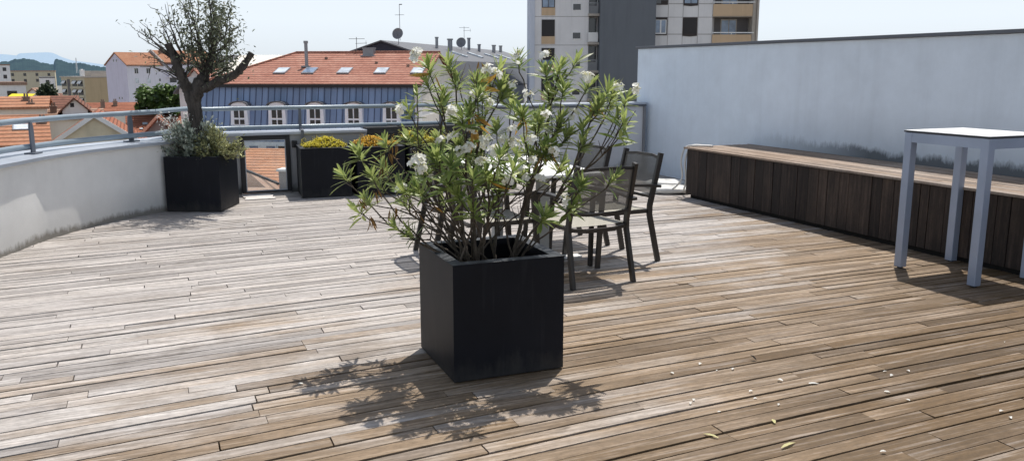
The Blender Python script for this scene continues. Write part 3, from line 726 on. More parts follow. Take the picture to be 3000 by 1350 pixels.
def chain(start, parent):
    pts = [nodes[parent][0]] if parent is not None else []; rr_ = [rad[start]] if parent is not None else []; k = start
    while True:
        pts.append(nodes[k][0]); rr_.append(rad[k]); ch = kids_n.get(k, [])
        if not ch: break
        ch = sorted(ch, key=lambda c: -cnt[c])
        for c in ch[1:]: chain(c, k)
        k = ch[0]
    if len(pts) > 1:
        rr_[-1] *= .7; stems.tube(pts, rr_, 6)
for k, (p, par, ln) in enumerate(nodes):
    if par is None and kids_n.get(k):
        ch = kids_n[k]
        for c in ch: chain(c, k)
# long bare stems sprawling low over the rim
for (px, py, d) in ((1108, 640, -.02), (1085, 605, .06), (1175, 700, -.1), (1215, 690, -.16), (1150, 560, .18), (1290, 560, -.2), (1330, 600, -.3), (1240, 610, .2), (1620, 600, .05), (1570, 560, -.25), (1505, 520, -.1), (1425, 520, .1), (1470, 480, .2), (1640, 520, .1), (1385, 560, -.35), (1540, 620, .2), (1200, 560, .1), (1450, 600, -.3)):
    e = at(px, py, FB + d); p = og.choice(roots); dv = e - p; L = dv.length
    P = [p + dv * t_ + Vector((og.gauss(0, .004), og.gauss(0, .004), math.sin(math.pi * t_) * L * .16 + og.gauss(0, .004))) for t_ in [i / 8 for i in range(9)]]
    stems.tube(P, [.0062 - .0036 * i / 8 for i in range(9)], 6)
    if og.random() < .6: stems.tube([P[5], P[5] + (P[6] - P[5]) + Vector((og.gauss(0, .05), og.gauss(0, .05), .07)), P[5] + (P[7] - P[5]) * 1.3 + Vector((og.gauss(0, .09), og.gauss(0, .09), .12))], [.004, .003, .002], 5)
# short leafless spurs and dead twigs
for i in range(110):
    k = og.randrange(len(nodes)); p, par, ln = nodes[k]
    if par is None or ln < .15: continue
    d = (p - nodes[par][0]).normalized(); q = Vector((og.gauss(0, 1), og.gauss(0, 1), og.gauss(.4, .8))).normalized(); d2 = (d + q * .8).normalized()
    L = og.uniform(.05, .2); stems.tube([p, p + d2 * L * .5 + Vector((0, 0, .006)), p + d2 * L], [.0028, .0022, .0012], 5)
stems.build('stems', M['stem'], plant, OC, smooth=True)
lf = MB(); dead = MB(); orange = MB()
def shoot_dir(e):
    k = e
    for _ in range(2):
        if nodes[k][1] is not None: k = nodes[k][1]
    return (nodes[e][0] - nodes[k][0]).normalized()
def whorl(T, e, nl, mb=None, L0=(.075, .122), spread=(.30, 1.45), span=.055):
    mb = mb or lf; ax = (shoot_dir(e) + Vector((0, 0, .35))).normalized(); a0 = og.uniform(0, 6.28)
    s1 = ax.orthogonal().normalized(); s2 = ax.cross(s1)
    tone = og.uniform(-.15, .15)
    for j in range(nl):
        h = j / max(1, nl - 1)                  # 0 low on the shoot, 1 at the tip
        az = a0 + j * 2.2 + og.uniform(-.35, .35); th = spread[1] + (spread[0] - spread[1]) * h + og.uniform(-.22, .22)
        d = ax * math.cos(th) + (s1 * math.cos(az) + s2 * math.sin(az)) * math.sin(th)
        base = T - ax * span * (1 - h) + ax * .012
        L = og.uniform(*L0) * (1 - .25 * h)
        upv = (ax + d * -.2).normalized()
        mb.leaf(base, d, upv, L, L * og.uniform(.175, .235), og.uniform(.02, .22), .30, min(1, max(0.02, og.gauss(.45 + tone + .15 * h, .22))), ((0, .22), (.25, .8), (.55, 1.0), (.82, .6), (1, .04)))
for (T, nl, e) in tips: whorl(T, e, int(nl * 1.6) + 3)
# leaves further down the stems
for i in range(120):
    k = og.randrange(len(nodes)); p, par, ln = nodes[k]
    if par is None or cnt[k] > 2 or ln < .5: continue
    ax = (p - nodes[par][0]).normalized(); s1 = ax.orthogonal().normalized(); s2 = ax.cross(s1); az = og.uniform(0, 6.28); th = og.uniform(.5, 1.2)
    d = ax * math.cos(th) + (s1 * math.cos(az) + s2 * math.sin(az)) * math.sin(th)
    L = og.uniform(.075, .14); lf.leaf(p, d, ax, L, L * .175, og.uniform(.02, .3), .3, min(1, max(.02, og.gauss(.4, .25))), ((0, .22), (.25, .8), (.55, 1.0), (.82, .6), (1, .04)))
lf.build('foliage', M['oleander'], plant, OC, smooth=True)
# withered leaves: brown ones hang low on the left, orange ones among the upper shoots
for (x, y, d, n_) in ((160, 600, .02, 0),): pass
def hang(px, py, d, n_, mb, L0, down=1.2, c=.5):
    p = at(px, py, FB + d)
    for j in range(n_):
        dr = Vector((og.gauss(0, .5), og.gauss(0, .5), -down + og.gauss(0, .35)))
        L = og.uniform(*L0); mb.leaf(p + Vector((og.gauss(0, .012), og.gauss(0, .012), og.gauss(0, .012))), dr, Vector((og.gauss(0, 1), og.gauss(0, 1), .3)), L, L * og.uniform(.13, .2), og.uniform(-.4, .5), .5, min(1, max(.05, og.gauss(c, .25))))
for (px, py, d, n_) in ((1062, 590, 0, 7), (1080, 640, -.05, 6), (1105, 560, 0, 5), (1140, 455, .15, 7), (1118, 500, .15, 4), (1160, 610, -.1, 4), (1215, 620, -.1, 3), (1270, 600, -.3, 3), (1408, 190, 0, 4), (1150, 420, .2, 5)): hang(px, py, d, n_, dead, (.04, .085))
dead.build('dried_leaves', M['dead_leaf'], plant, OC, smooth=True)['label'] = 'curled brown dead leaves'
for (px, py, d, n_, dn) in ((1382, 340, -.3, 4, 1.3), (1378, 365, -.3, 3, 1.3), (1420, 252, -.1, 2, .15), (1400, 254, -.1, 2, .1), (1475, 205, .08, 1, .3), (1735, 310, -.1, 2, .3), (1600, 445, -.15, 3, 1.2), (1265, 215, -.05, 2, .3), (1530, 355, -.2, 2, .8), (1440, 530, -.4, 1, .5)): hang(px, py, d, n_, orange, (.09, .13), dn, .5)
orange.build('yellowed_leaves', M['orange_leaf'], plant, OC, smooth=True)['label'] = 'orange and yellow fading leaves'
# flower clusters
FL = [(1222, 155, -.06, 10), (1212, 175, -.06, 6), (1518, 165, .08, 8), (1597, 160, .04, 9), (1722, 225, -.02, 9), (1808, 255, .08, 6), (1862, 264, 0, 6), (1325, 325, -.3, 12), (1345, 345, -.28, 9), (1175, 322, -.14, 9), (1225, 465, -.32, 12), (1235, 492, -.32, 10), (1216, 478, -.32, 6), (1175, 553, -.27, 8), (1405, 425, .22, 9), (1385, 440, .2, 6),
      (1495, 415, .28, 8), (1470, 410, .3, 4), (1488, 525, -.36, 8), (1597, 340, -.16, 5), (1545, 280, -.2, 5), (1660, 590, -.24, 4), (1392, 275, -.12, 4), (1430, 205, -.1, 6), (1450, 215, .0, 5), (1560, 470, -.2, 3), (1350, 440, -.2, 5), (1288, 410, .2, 3), (1540, 520, -.3, 4), (1432, 300, -.1, 5), (1500, 250, .1, 4), (1610, 380, .1, 5), (1455, 480, -.3, 5), (1320, 520, -.2, 4), (1580, 520, -.1, 3), (1680, 330, .05, 4), (1265, 520, -.1, 4), (1420, 410, -.25, 8), (1370, 430, -.3, 7), (1450, 440, -.35, 7), (1515, 425, -.25, 6), (1480, 470, -.35, 6), (1560, 410, -.2, 6), (1410, 470, -.35, 6), (1330, 400, -.25, 6), (1500, 380, -.2, 6), (1620, 440, -.15, 5), (1390, 380, -.25, 5), (1530, 500, -.3, 5)]
def flower(mb, p, ax, s, c):
    s1 = ax.orthogonal().normalized(); s2 = ax.cross(s1); a0 = og.uniform(0, 6.28)
    for k in range(5):
        a = a0 + k * 1.2566; d = (s1 * math.cos(a) + s2 * math.sin(a)) + ax * og.uniform(.25, .6)
        mb.leaf(p, d, ax, s, s * .82, og.uniform(.1, .5), .2, c + og.uniform(-.15, .15), ((0, .22), (.45, .85), (.8, 1.0), (1, .45)))
for (px, py, d, n_) in FL:
    p = at(px, py, FB + d - .10); pet = MB(); bud = MB()
    for j in range(n_ + 2):
        o = Vector((og.gauss(0, 1), og.gauss(0, 1), og.gauss(.35, .8))).normalized(); q = p + o * (og.uniform(.008, .033) if j > 1 else .010)
        flower(pet, q, (o + Vector((0, 0, .5))).normalized(), og.uniform(.014, .020), og.uniform(.3, .8))
    for j in range(n_):
        o = Vector((og.gauss(0, 1), og.gauss(0, 1), og.gauss(.6, .6))).normalized(); q = p + o * og.uniform(.0, .02)
        bud.leaf(q, o, (0, 0, 1), og.uniform(.02, .045), .006, 0, .5, og.uniform(.2, .9))
    fo = pet.build('flower_cluster', M['petal'], plant, OC, smooth=True); bud.build('buds', M['bud'], fo, OC)
b = MB(); a_ = at(1347, 768, FB - .22); c_ = at(1428, 530, FB - .32); b.tube([a_, (a_ + c_) / 2 + Vector((.003, 0, 0)), c_], [.006, .0055, .005], 7)
tag(b.build('support_stick', M['stem']), 'thin bare support stick leaning in the foreground planter among the oleander stems', 'stick')

# ================================================================== PRUNED TREE IN THE CORNER PLANTER
tg = random.Random(9)
FT = 9.63
def T1(x, y, d=0): return at(x * .3882, y * .3882, FT + d)           # from the enlarged survey of the upper left
def T2(x, y, d=0): return at(380 + x * .2589, y * .2589, FT + d)
tree = thing('pruned_tree', 'dark gnarled tree with cut back limbs and a sparse crown in the corner planter', 'tree', tuple(at(577, 470, FT))); OT = tuple(at(577, 470, FT))
tr = MB()
def limb(mb, pts, rad, n=10, knob=.0):
    P = catmull(pts, 5); m = len(P); rr_ = []
    for i in range(m):
        t_ = i / (m - 1) * (len(rad) - 1); k = min(int(t_), len(rad) - 2); r = rad[k] + (rad[k + 1] - rad[k]) * (t_ - k); rr_.append(r * (1 + tg.uniform(-knob, knob)))
    mb.tube(P, rr_, n)
limb(tr, [T1(1492, 1230), T1(1488, 1080), T1(1482, 940), T1(1470, 820), T1(1455, 740), T1(1440, 690)], [.082, .078, .076, .078, .085, .085], 14, .06)
limb(tr, [T1(1462, 790, .0), T1(1430, 700), T1(1400, 640, -.03), T1(1362, 555, -.05), T1(1330, 480, -.05), T1(1300, 415, -.03), T1(1268, 330, -.03)], [.07, .068, .060, .052, .048, .043, .042], 12, .1)
limb(tr, [T1(1462, 790, .0), T1(1480, 720), T1(1500, 650, .02), T1(1530, 600, .05), T1(1555, 540, .08), T1(1585, 460, .1), T1(1605, 380, .1), T1(1612, 320, .1)], [.07, .072, .085, .07, .05, .045, .038, .026], 12, .1)
limb(tr, [T1(1500, 655, .02), T1(1540, 668, 0), T1(1590, 645, -.03), T1(1650, 615, -.06), T1(1720, 590, -.1), T1(1790, 550, -.12), T1(1850, 480, -.12), T1(1900, 402, -.12)], [.075, .055, .050, .046, .045, .042, .037, .035], 12, .12)
limb(tr, [T1(1330, 520, -.05), T1(1345, 470, .0), T1(1352, 430, .05)], [.05, .04, .03], 9, .1)
tr.build('trunk', M['bark'], tree, OT, smooth=True)
br = MB(); fol = MB()
def leafcl(p, n_, s, c0=.4):
    for _ in range(n_):
        o = Vector((tg.gauss(0, s), tg.gauss(0, s), tg.gauss(0, s))); d = Vector((tg.gauss(0, 1), tg.gauss(0, 1), tg.gauss(.3, .8)))
        L = tg.uniform(.030, .055); fol.leaf(p + o, d, (tg.gauss(0, 1), tg.gauss(0, 1), 1), L, L * .42, .1, .25, min(1, max(.02, tg.gauss(c0, .25))), ((0, .2), (.5, 1), (1, .1)))
def twig(a, b_, r0, leaves, dens=1.0, sub=2, lc=.4, droop=0.0):
    a = Vector(a); b_ = Vector(b_); d = b_ - a; m = max(4, int(d.length / .09)); bend = Vector((tg.gauss(0, .05), tg.gauss(0, .05), tg.gauss(.03, .05))) * d.length
    P = [a + d * (i / m) + bend * math.sin(math.pi * i / m) + Vector((tg.gauss(0, .006), tg.gauss(0, .006), tg.gauss(0, .006))) for i in range(m + 1)]
    br.tube(P, [r0 * (1 - .75 * i / m) for i in range(m + 1)], 5, cap=False)
    for i in range(1, m + 1):
        if leaves and i > m * .25 and tg.random() < .85 * dens: leafcl(P[i], int(leaves * tg.uniform(.5, 1.4)), .045, lc)
        if sub and i > m * .2 and tg.random() < .55:
            q = (d.normalized() * .7 + Vector((tg.gauss(0, .6), tg.gauss(0, .6), tg.gauss(.2, .5)))).normalized(); twig(P[i], P[i] + q * d.length * tg.uniform(.22, .5) * (1 - .3 * i / m), r0 * .5, leaves * .9, dens, sub - 1, lc)
# bare fan of shoots off the left limb
for (x0, y0_, x1, y1) in ((1275, 400, 1018, 228), (1285, 430, 1110, 212), (1290, 440, 1035, 275), (1280, 380, 1130, 285), (1330, 560, 1100, 420), (1340, 590, 1060, 500), (1300, 470, 1200, 330), (1345, 600, 1130, 500), (1270, 345, 1205, 250), (1350, 590, 1190, 470), (1300, 430, 1150, 330)):
    twig(T1(x0, y0_, -.03), T1(x1, y1, tg.uniform(-.35, .3)), .010, 3, .5, 1, .35)
for (x0, y0_, x1, y1) in ((1370, 500, 1195, 88), (1380, 470, 1200, 160), (1400, 450, 1240, 30), (1400, 400, 1285, 40), (1450, 400, 1330, -20), (1350, 420, 1240, 200)):
    twig(T1(x0, y0_, .0), T1(x1, y1, tg.uniform(-.4, .35)), .010, 3, .45, 1, .35)
# leafy ascending branches of the crown
for (x0, y0_, x1, y1, lv) in ((1545, 560, 1400, 130, 11), (1560, 520, 1450, 60, 9), (1570, 500, 1500, -30, 8), (1600, 380, 1570, 0, 10), (1608, 340, 1625, -10, 10), (1610, 340, 1690, 90, 14), (1605, 400, 1730, 130, 12), (1600, 420, 1745, 230, 12), (1590, 450, 1700, 330, 14), (1580, 470, 1660, 210, 16),
        (1560, 530, 1440, 290, 15), (1545, 570, 1390, 330, 14), (1535, 590, 1380, 430, 12), (1555, 540, 1480, 350, 14), (1600, 400, 1590, 180, 14), (1380, 600, 1420, 420, 5), (1560, 560, 1640, 470, 14), (1575, 540, 1740, 440, 12), (1590, 560, 1790, 400, 10), (1600, 580, 1760, 500, 9), (1610, 600, 1720, 520, 9), (1560, 520, 1520, 250, 10), (1595, 430, 1650, 110, 12)):
    twig(T1(x0, y0_, .06), T1(x1, y1, tg.uniform(-.45, .45)), .014, lv * .52, .8, 2, .4)
for (x, y, s, n_) in ((1630, 130, .10, 150), (1610, 330, .11, 110), (1400, 110, .10, 60), (1450, 180, .09, 40), (1570, 370, .10, 60), (1700, 300, .11, 45), (1650, 500, .14, 90), (1480, 280, .11, 45), (1700, 480, .12, 60), (1640, 230, .09, 60), (1720, 120, .09, 25), (1755, 225, .06, 12), (1500, 420, .12, 45), (1420, 430, .10, 25), (1800, 410, .09, 30), (1860, 400, .06, 14)):
    leafcl(T1(x, y, tg.uniform(-.2, .2)), n_, s, .36)
br.build('branches', M['bark'], tree, OT); fol.build('crown', M['olive'], tree, OT, smooth=True)

# ---- shrubs at its foot
def shrub(name, label, mat, cx, cy, cz, rx, ry, rz_, n_stem, per, L0, seed, W=.32):
    r_ = random.Random(seed); t = thing(name, label, 'shrub', (cx, cy, cz)); s_ = MB(); f_ = MB()
    for i in range(n_stem):
        a = r_.uniform(0, 6.28); el = r_.uniform(.25, 1.45); rr_ = r_.uniform(.65, 1.05)
        e = Vector((math.cos(a) * math.cos(el) * rx * rr_, math.sin(a) * math.cos(el) * ry * rr_, math.sin(el) * rz_ * rr_)); p0 = Vector((r_.gauss(0, .03), r_.gauss(0, .03), 0))
        mid = e * .5 + Vector((0, 0, .05)); P = catmull([p0, mid, e], 4); s_.tube(P, [.005 - .0035 * k / (len(P) - 1) for k in range(len(P))], 5)
        for k in range(per):
            u_ = r_.uniform(.35, 1.03); q = P[min(len(P) - 1, int(u_ * (len(P) - 1)))] + Vector((r_.gauss(0, .018), r_.gauss(0, .018), r_.gauss(0, .018)))
            d = (e.normalized() * .9 + Vector((r_.gauss(0, .7), r_.gauss(0, .7), r_.gauss(.2, .6)))).normalized(); L = r_.uniform(*L0)
            f_.leaf(q, d, (r_.gauss(0, .6), r_.gauss(0, .6), 1), L, L * W, .1, .25, min(1, max(.02, r_.gauss(.25 + .4 * u_ * math.sin(el), .25))), ((0, .25), (.5, 1), (1, .1)))
    s_.build('stems', M['stem'], t); f_.build('foliage', mat, t, smooth=True); return t
c_ = at(560, 445, FT - .05); shrub('shrub', 'silvery green shrub spilling round the foot of the pruned tree', M['silver'], .44, 10.28, .5, .50, .40, .54, 170, 30, (.03, .055), 3, .5)
shrub('shrub', 'yellow-green shrub at the right of the tree trunk, beside the glazed gate', M['lime_shrub'], .68, 10.12, .5, .38, .32, .42, 110, 28, (.025, .048), 4, .45)
# pale airy flowering twigs lifted above the rail at the left of the trunk
ft = thing('flowering_twigs', 'airy pale flowering twigs in front of the railing, left of the tree trunk', 'plant', (.44, 10.3, .5)); b = MB(); f_ = MB()
for i in range(34):
    e = at(tg.uniform(452, 560), tg.uniform(322, 380), FT + tg.uniform(-.15, .2)); s0 = Vector((.42, 10.28, .55)); P = catmull([s0, (s0 + e) / 2 + Vector((0, 0, .08)), e], 4); b.tube(P, .0025, 4)
    for k in range(11):
        q = P[-1 - tg.randrange(5)] + Vector((tg.gauss(0, .02), tg.gauss(0, .02), tg.gauss(0, .02))); f_.leaf(q, (tg.gauss(0, 1), tg.gauss(0, 1), tg.gauss(.4, 1)), (tg.gauss(0, 1), tg.gauss(0, 1), 1), tg.uniform(.018, .034), .013, .1, .3, tg.uniform(.0, .8), ((0, .3), (.5, 1), (1, .2)))
b.build('stems', M['stem'], ft, (.44, 10.3, .5)); f_.build('foliage', M['petal'], ft, (.44, 10.3, .5))  # the foliage part here is the twigs' white flowers

# ---- stonecrop in the far planters
def sedum(label, mat, cx, cy, seed, n_=520, h=.12):
    r_ = random.Random(seed); t = thing('stonecrop', label, 'plant', (cx, cy, .5)); f_ = MB(); s_ = MB()
    for i in range(n_):
        x, y = r_.uniform(-.25, .25), r_.uniform(-.25, .25); z = h * (.75 + .45 * math.sin(9 * x + seed) * math.sin(7 * y + 1)) * (1.1 - 1.6 * (x * x + y * y)) + r_.uniform(-.02, .02) + .05
        if i % 3 == 0: s_.tube([(x * .9, y * .9, 0), (x, y, z)], [.004, .003], 4, cap=False)
        for k in range(5):
            d = Vector((r_.gauss(0, .7), r_.gauss(0, .7), r_.uniform(.2, 1))); f_.leaf((x, y, z), d, (0, 0, 1), r_.uniform(.018, .032), .014, .1, .3, min(1, max(.02, r_.gauss(.35 + 2.2 * (z - .1), .22))), ((0, .4), (.5, 1), (1, .25)))
    for i in range(26):
        x, y = r_.uniform(-.27, .27), r_.uniform(-.27, .27); zt_ = h + r_.uniform(.06, .14); dx, dy = r_.gauss(0, .03), r_.gauss(0, .03); s_.tube([(x * .9, y * .9, 0), (x, y, zt_ * .6), (x + dx, y + dy, zt_)], .0025, 4, cap=False)
        for k in range(9): f_.leaf((x + dx * k / 9, y + dy * k / 9, zt_ * (.55 + .05 * k)), (r_.gauss(0, 1), r_.gauss(0, 1), .4), (0, 0, 1), .024, .011, .1, .3, r_.uniform(.2, .8), ((0, .4), (.5, 1), (1, .25)))
    s_.build('stems', M['stem'], t); f_.build('foliage', mat, t, smooth=True)
sedum('bright yellow stonecrop filling the planter right of the glazed gate', M['sedum'], 1.995, 10.80, 1)
sedum('orange stonecrop in the middle far planter, behind the left oleander branches', M['sedum_orange'], 2.66, 10.72, 2)
sedum('yellow stonecrop in the far planter nearest the dining table', M['sedum'], 3.33, 10.78, 3, 520, .16)
# ================================================================== THE TOWN BELOW
GZ = -17.5
def zz(py, f): return 1.57 - (py - 203.9) * f * .000391
def rx(px, f): return (px - 1500) * f * .000398
def place(px, f): p = rf(rx(px, f), f); return (p.x, p.y, GZ)
B0 = (0, 0, GZ)                                   # part meshes are written with world heights
def window(parent, x, y, z, w, h, axis='y', fr='trim', pn='pane_dark', t=.05, shutter=None, frame=.07):
    """window on a wall facing -axis; frame proud of the wall, pane a sub-part"""
    b = MB(); p = MB()
    def bx(m, u0, u1, d0, d1, z0, z1):
        if axis == 'y': m.box(u0, u1, y - d1, y - d0, z0, z1)
        else: m.box(x - d1, x - d0, u0, u1, z0, z1)
    c = x if axis == 'y' else y
    a, e = c - w / 2, c + w / 2
    bx(b, a, a + frame, .002, t, z, z + h); bx(b, e - frame, e, .002, t, z, z + h); bx(b, a + frame, e - frame, .002, t, z, z + frame); bx(b, a + frame, e - frame, .002, t, z + h - frame, z + h)
    if w > .9: bx(b, c - frame / 2, c + frame / 2, .002, t - .006, z + frame, z + h - frame)
    o = b.build('window', M[fr], parent, B0)
    bx(p, a + frame, e - frame, .003, .02, z + frame, z + h - frame); p.build('pane', M[pn], o, B0)
    if shutter is not None:
        s = MB(); bx(s, a + frame * .5, e - frame * .5, .022, .04, z + h * (1 - shutter), z + h); s.build('shutter', M['shutter'], o, B0)
    return o
def gable_solid(w, d, ze, zr, ridge, ins=0.0):
    b = MB(); h = w / 2
    if ridge == 'x':
        pr = [(0, GZ), (d, GZ), (d, ze), (d / 2, zr), (0, ze)]; b.add([(-h, y, z) for y, z in pr] + [(h, y, z) for y, z in pr], [(4, 3, 2, 1, 0), (5, 6, 7, 8, 9)] + [(i, (i + 1) % 5, 5 + (i + 1) % 5, 5 + i) for i in range(5)])
    else:
        pr = [(-h, GZ), (h, GZ), (h, ze), (0, zr), (-h, ze)]; b.add([(x, 0, z) for x, z in pr] + [(x, d, z) for x, z in pr], [(0, 1, 2, 3, 4), (9, 8, 7, 6, 5)] + [(5 + i, 5 + (i + 1) % 5, (i + 1) % 5, i) for i in range(5)])
    return b
def roof_slabs(w, d, ze, zr, ridge, ov=.35, th=.16, over=.3, split=False):
    b = MB(); h = w / 2; up = .03
    if ridge == 'x':
        k = (zr - ze) / (d / 2)
        for s in (0, 1):
            y0, y1 = (-ov, d / 2) if s == 0 else (d + ov, d / 2)
            za = ze - k * ov + up; zb = zr + up; q = [(-h - over, y0, za), (h + over, y0, za), (h + over, y1, zb), (-h - over, y1, zb)]
            if s: q = q[::-1]
            b.hexa(q + [(x, y, z + th) for x, y, z in q])
    else:
        k = (zr - ze) / h
        for s in (-1, 1):
            q = [(s * (h + ov), -over, ze - k * ov + up), (s * (h + ov), d + over, ze - k * ov + up), (0, d + over, zr + up), (0, -over, zr + up)]
            if s < 0: q = q[::-1]
            b.hexa(q + [(x, y, z + th) for x, y, z in q])
    return b
def chimney(parent, x, y, z0, z1, w=.5, mat='chimney'):
    b = MB(); b.box(x - w / 2, x + w / 2, y - w / 2, y + w / 2, z0, z1); b.box(x - w * .6, x + w * .6, y - w * .6, y + w * .6, z1 + .002, z1 + .1)
    for s in (-.2, .2): b.lathe([(w * .16, 0), (w * .13, .28)], 8, (x + s * w, y, z1 + .1))
    return b.build('chimney', M[mat], parent, B0)
def house(label, px0, px1, f, ye, yr, d, wall, roof, ang=0, ridge='x', wins=(), sky=(), chim=(), cat='house', name='house', group=None, th=.16, verge=None):
    w = (px1 - px0) * f * .000398; ze, zr = zz(ye, f), zz(yr, f + (d / 2 if ridge == 'x' else 0))
    t = thing(name, label, cat, place((px0 + px1) / 2, f), -YAW + R(ang), group)
    gable_solid(w, d, ze, zr, ridge).build('wall', M[wall], t, B0)
    ro = roof_slabs(w, d, ze, zr, ridge, th=th).build('roof', M[roof], t, B0)
    if verge and ridge == 'y':
        b = MB(); k = (zr - ze) / (w / 2); h = w / 2
        for s in (-1, 1): b.bar((s * (h + .4), -.36, ze - k * .4 + .14), (0, -.36, zr + .14), .12, .30, up=(0, 0, 1))
        b.build('verge', M[verge], ro, B0)
    for (wx, wy, ww, wh) in wins:       # pixels of window centre, metres
        window(t, (wx - (px0 + px1) / 2) * f * .000398, 0, zz(wy, f) - wh / 2, ww, wh)
    for (u, v, sw, sh) in sky:          # fraction along / up the front slope
        x = -w / 2 + u * w; k = (zr - ze) / (d / 2); nrm = Vector((0, -k, 1)).normalized(); up = Vector((0, 1, k)).normalized()
        c = Vector((x, v * d / 2, ze + k * v * d / 2 + .20)) + nrm * .03
        b = MB(); q = [c + Vector((sx * sw / 2, 0, 0)) + up * (sy * sh / 2) for sx, sy in ((-1, -1), (1, -1), (1, 1), (-1, 1))]; b.hexa([p - nrm * .06 for p in q] + [p + nrm * .04 for p in q]); so_ = b.build('skylight', M['steel'], t, B0)
        b = MB(); q = [c + Vector((sx * sw * .42, 0, 0)) + up * (sy * sh * .42) for sx, sy in ((-1, -1), (1, -1), (1, 1), (-1, 1))]; b.hexa([p + nrm * .043 for p in q] + [p + nrm * .05 for p in q]); b.build('pane', M['pane_pale'], so_, B0)
    for (u, v, hh) in chim: chimney(ro, -w / 2 + u * w, v * d, ze, zr + hh)
    return t

# ---- mansard house facing the terrace
fM = 55.0
t = thing('mansard_house', 'house with a blue zinc mansard, arched dormers and terracotta tiled roof with five skylights', 'house', place(1226, fM), -YAW - R(6))
Z = lambda py: zz(py, fM)
Lm, Dm = 14.6, 13.0; ze, zr = Z(246), zz(155, 61.5)
b = MB(); pr = [(.12, -3.0), (.12, ze), (6.5, zr - .15), (Dm - .12, ze), (Dm - .12, -3.0), (Dm - .12, GZ), (.12, GZ)]
b.add([(-Lm, y, z) for y, z in pr] + [(-.02, y, z) for y, z in pr], [tuple(reversed(range(7))), tuple(range(7, 14))] + [(i, 7 + i, 7 + (i + 1) % 7, (i + 1) % 7) for i in range(7)])
b.build('wall', M['cream'], t, B0)
b = MB()   # flared zinc skirt (profile swept along the front)
prof = [(-1.0, -3.05), (-.80, -2.4), (-.55, -1.5), (-.32, -.6), (-.12, .2), (-.05, ze - .1), (.10, ze - .1), (.10, -3.05)]
k = len(prof); b.add([(-Lm - .15, y, z) for y, z in prof] + [(-.28, y, z) for y, z in prof], [tuple(reversed(range(k))), tuple(range(k, 2 * k))] + [(i, k + i, k + (i + 1) % k, (i + 1) % k) for i in range(k)])
mz = b.build('mansard', M['zinc_blue'], t, B0)
def skirt(z):
    for (y0_, z0), (y1_, z1) in zip(prof, prof[1:6]):
        if z0 <= z <= z1: return y0_ + (y1_ - y0_) * (z - z0) / (z1 - z0)
    return -.05
b = MB(); x = -Lm
while x < -.3:
    P = [(x, y - .012, z) for y, z in prof[:6]]; b.sweep(P, [(-.02, -.012), (.02, -.012), (.02, .02), (-.02, .02)], frame_up=Vector((0, -1, .1))); x += .42
b.build('standing_seams', M['zinc_seam'], mz, B0)
b = MB()   # tiled roof: hipped at the left end, plain verge at the right
ov = .25; hipx = -Lm + 4.2
A = [(-Lm - .25, -ov, ze - .02), (.22, -ov, ze - .02), (.22, 6.5, zr), (hipx, 6.5, zr)]
b.add(A + [(x, y, z - .14) for x, y, z in A], [(0, 1, 2, 3), (0, 4, 5, 1), (1, 5, 6, 2)])
Bk = [(-Lm - .25, Dm + ov, ze - .02), (.22, Dm + ov, ze - .02), (.22, 6.5, zr), (hipx, 6.5, zr)]
b.add(Bk, [(3, 2, 1, 0)]); b.add([A[0], A[3], Bk[0]], [(0, 1, 2)])
ro = b.build('roof', M['tile'], t, B0)
b = MB(); b.bar((-Lm - .2, -ov - .04, ze - .15), (.2, -ov - .04, ze - .15), .12, .18); b.build('gutter_shadow_line', M['black'], ro, B0)  # black, enlarged gutter also draws the shadow line under the eaves
b = MB(); b.tube([(hipx, 6.5, zr + .03), (.2, 6.5, zr + .03)], .09, 8); b.tube([(hipx, 6.5, zr + .03), (-Lm - .2, -ov, ze + .03)], .08, 8); b.build('ridge_tiles', M['tile'], ro, B0)
kk = (zr - ze) / (6.5 + ov); nrm = Vector((0, -kk, 1)).normalized(); upv = Vector((0, 1, kk)).normalized()
def M_x(px, d=0): return (px - 1226) * fM * .000398 * 1.012 * (1 + d / fM) + d * .0
def onroof(x, v): y = v * 6.5; return Vector((x, y, ze - .02 + kk * (y + ov)))
for px, pm in ((763, 'pane_pale'), (852, 'pane_blue'), (962, 'pane_pale'), (1076, 'pane_pale'), (1188, 'pane_pale')):
    c = onroof(M_x(px), .36) + Vector((.3, 0, 0)); q = lambda s, h: [c + Vector((sx * .42 * s, 0, 0)) + upv * (sy * .62 * s) + nrm * h for sx, sy in ((-1, -1), (1, -1), (1, 1), (-1, 1))]
    b = MB(); b.hexa(q(1, .0) + q(1, .09)); s_ = b.build('skylight', M['steel'], t, B0)
    b = MB(); b.hexa(q(.86, .092) + q(.86, .10)); b.build('pane', M[pm], s_, B0)
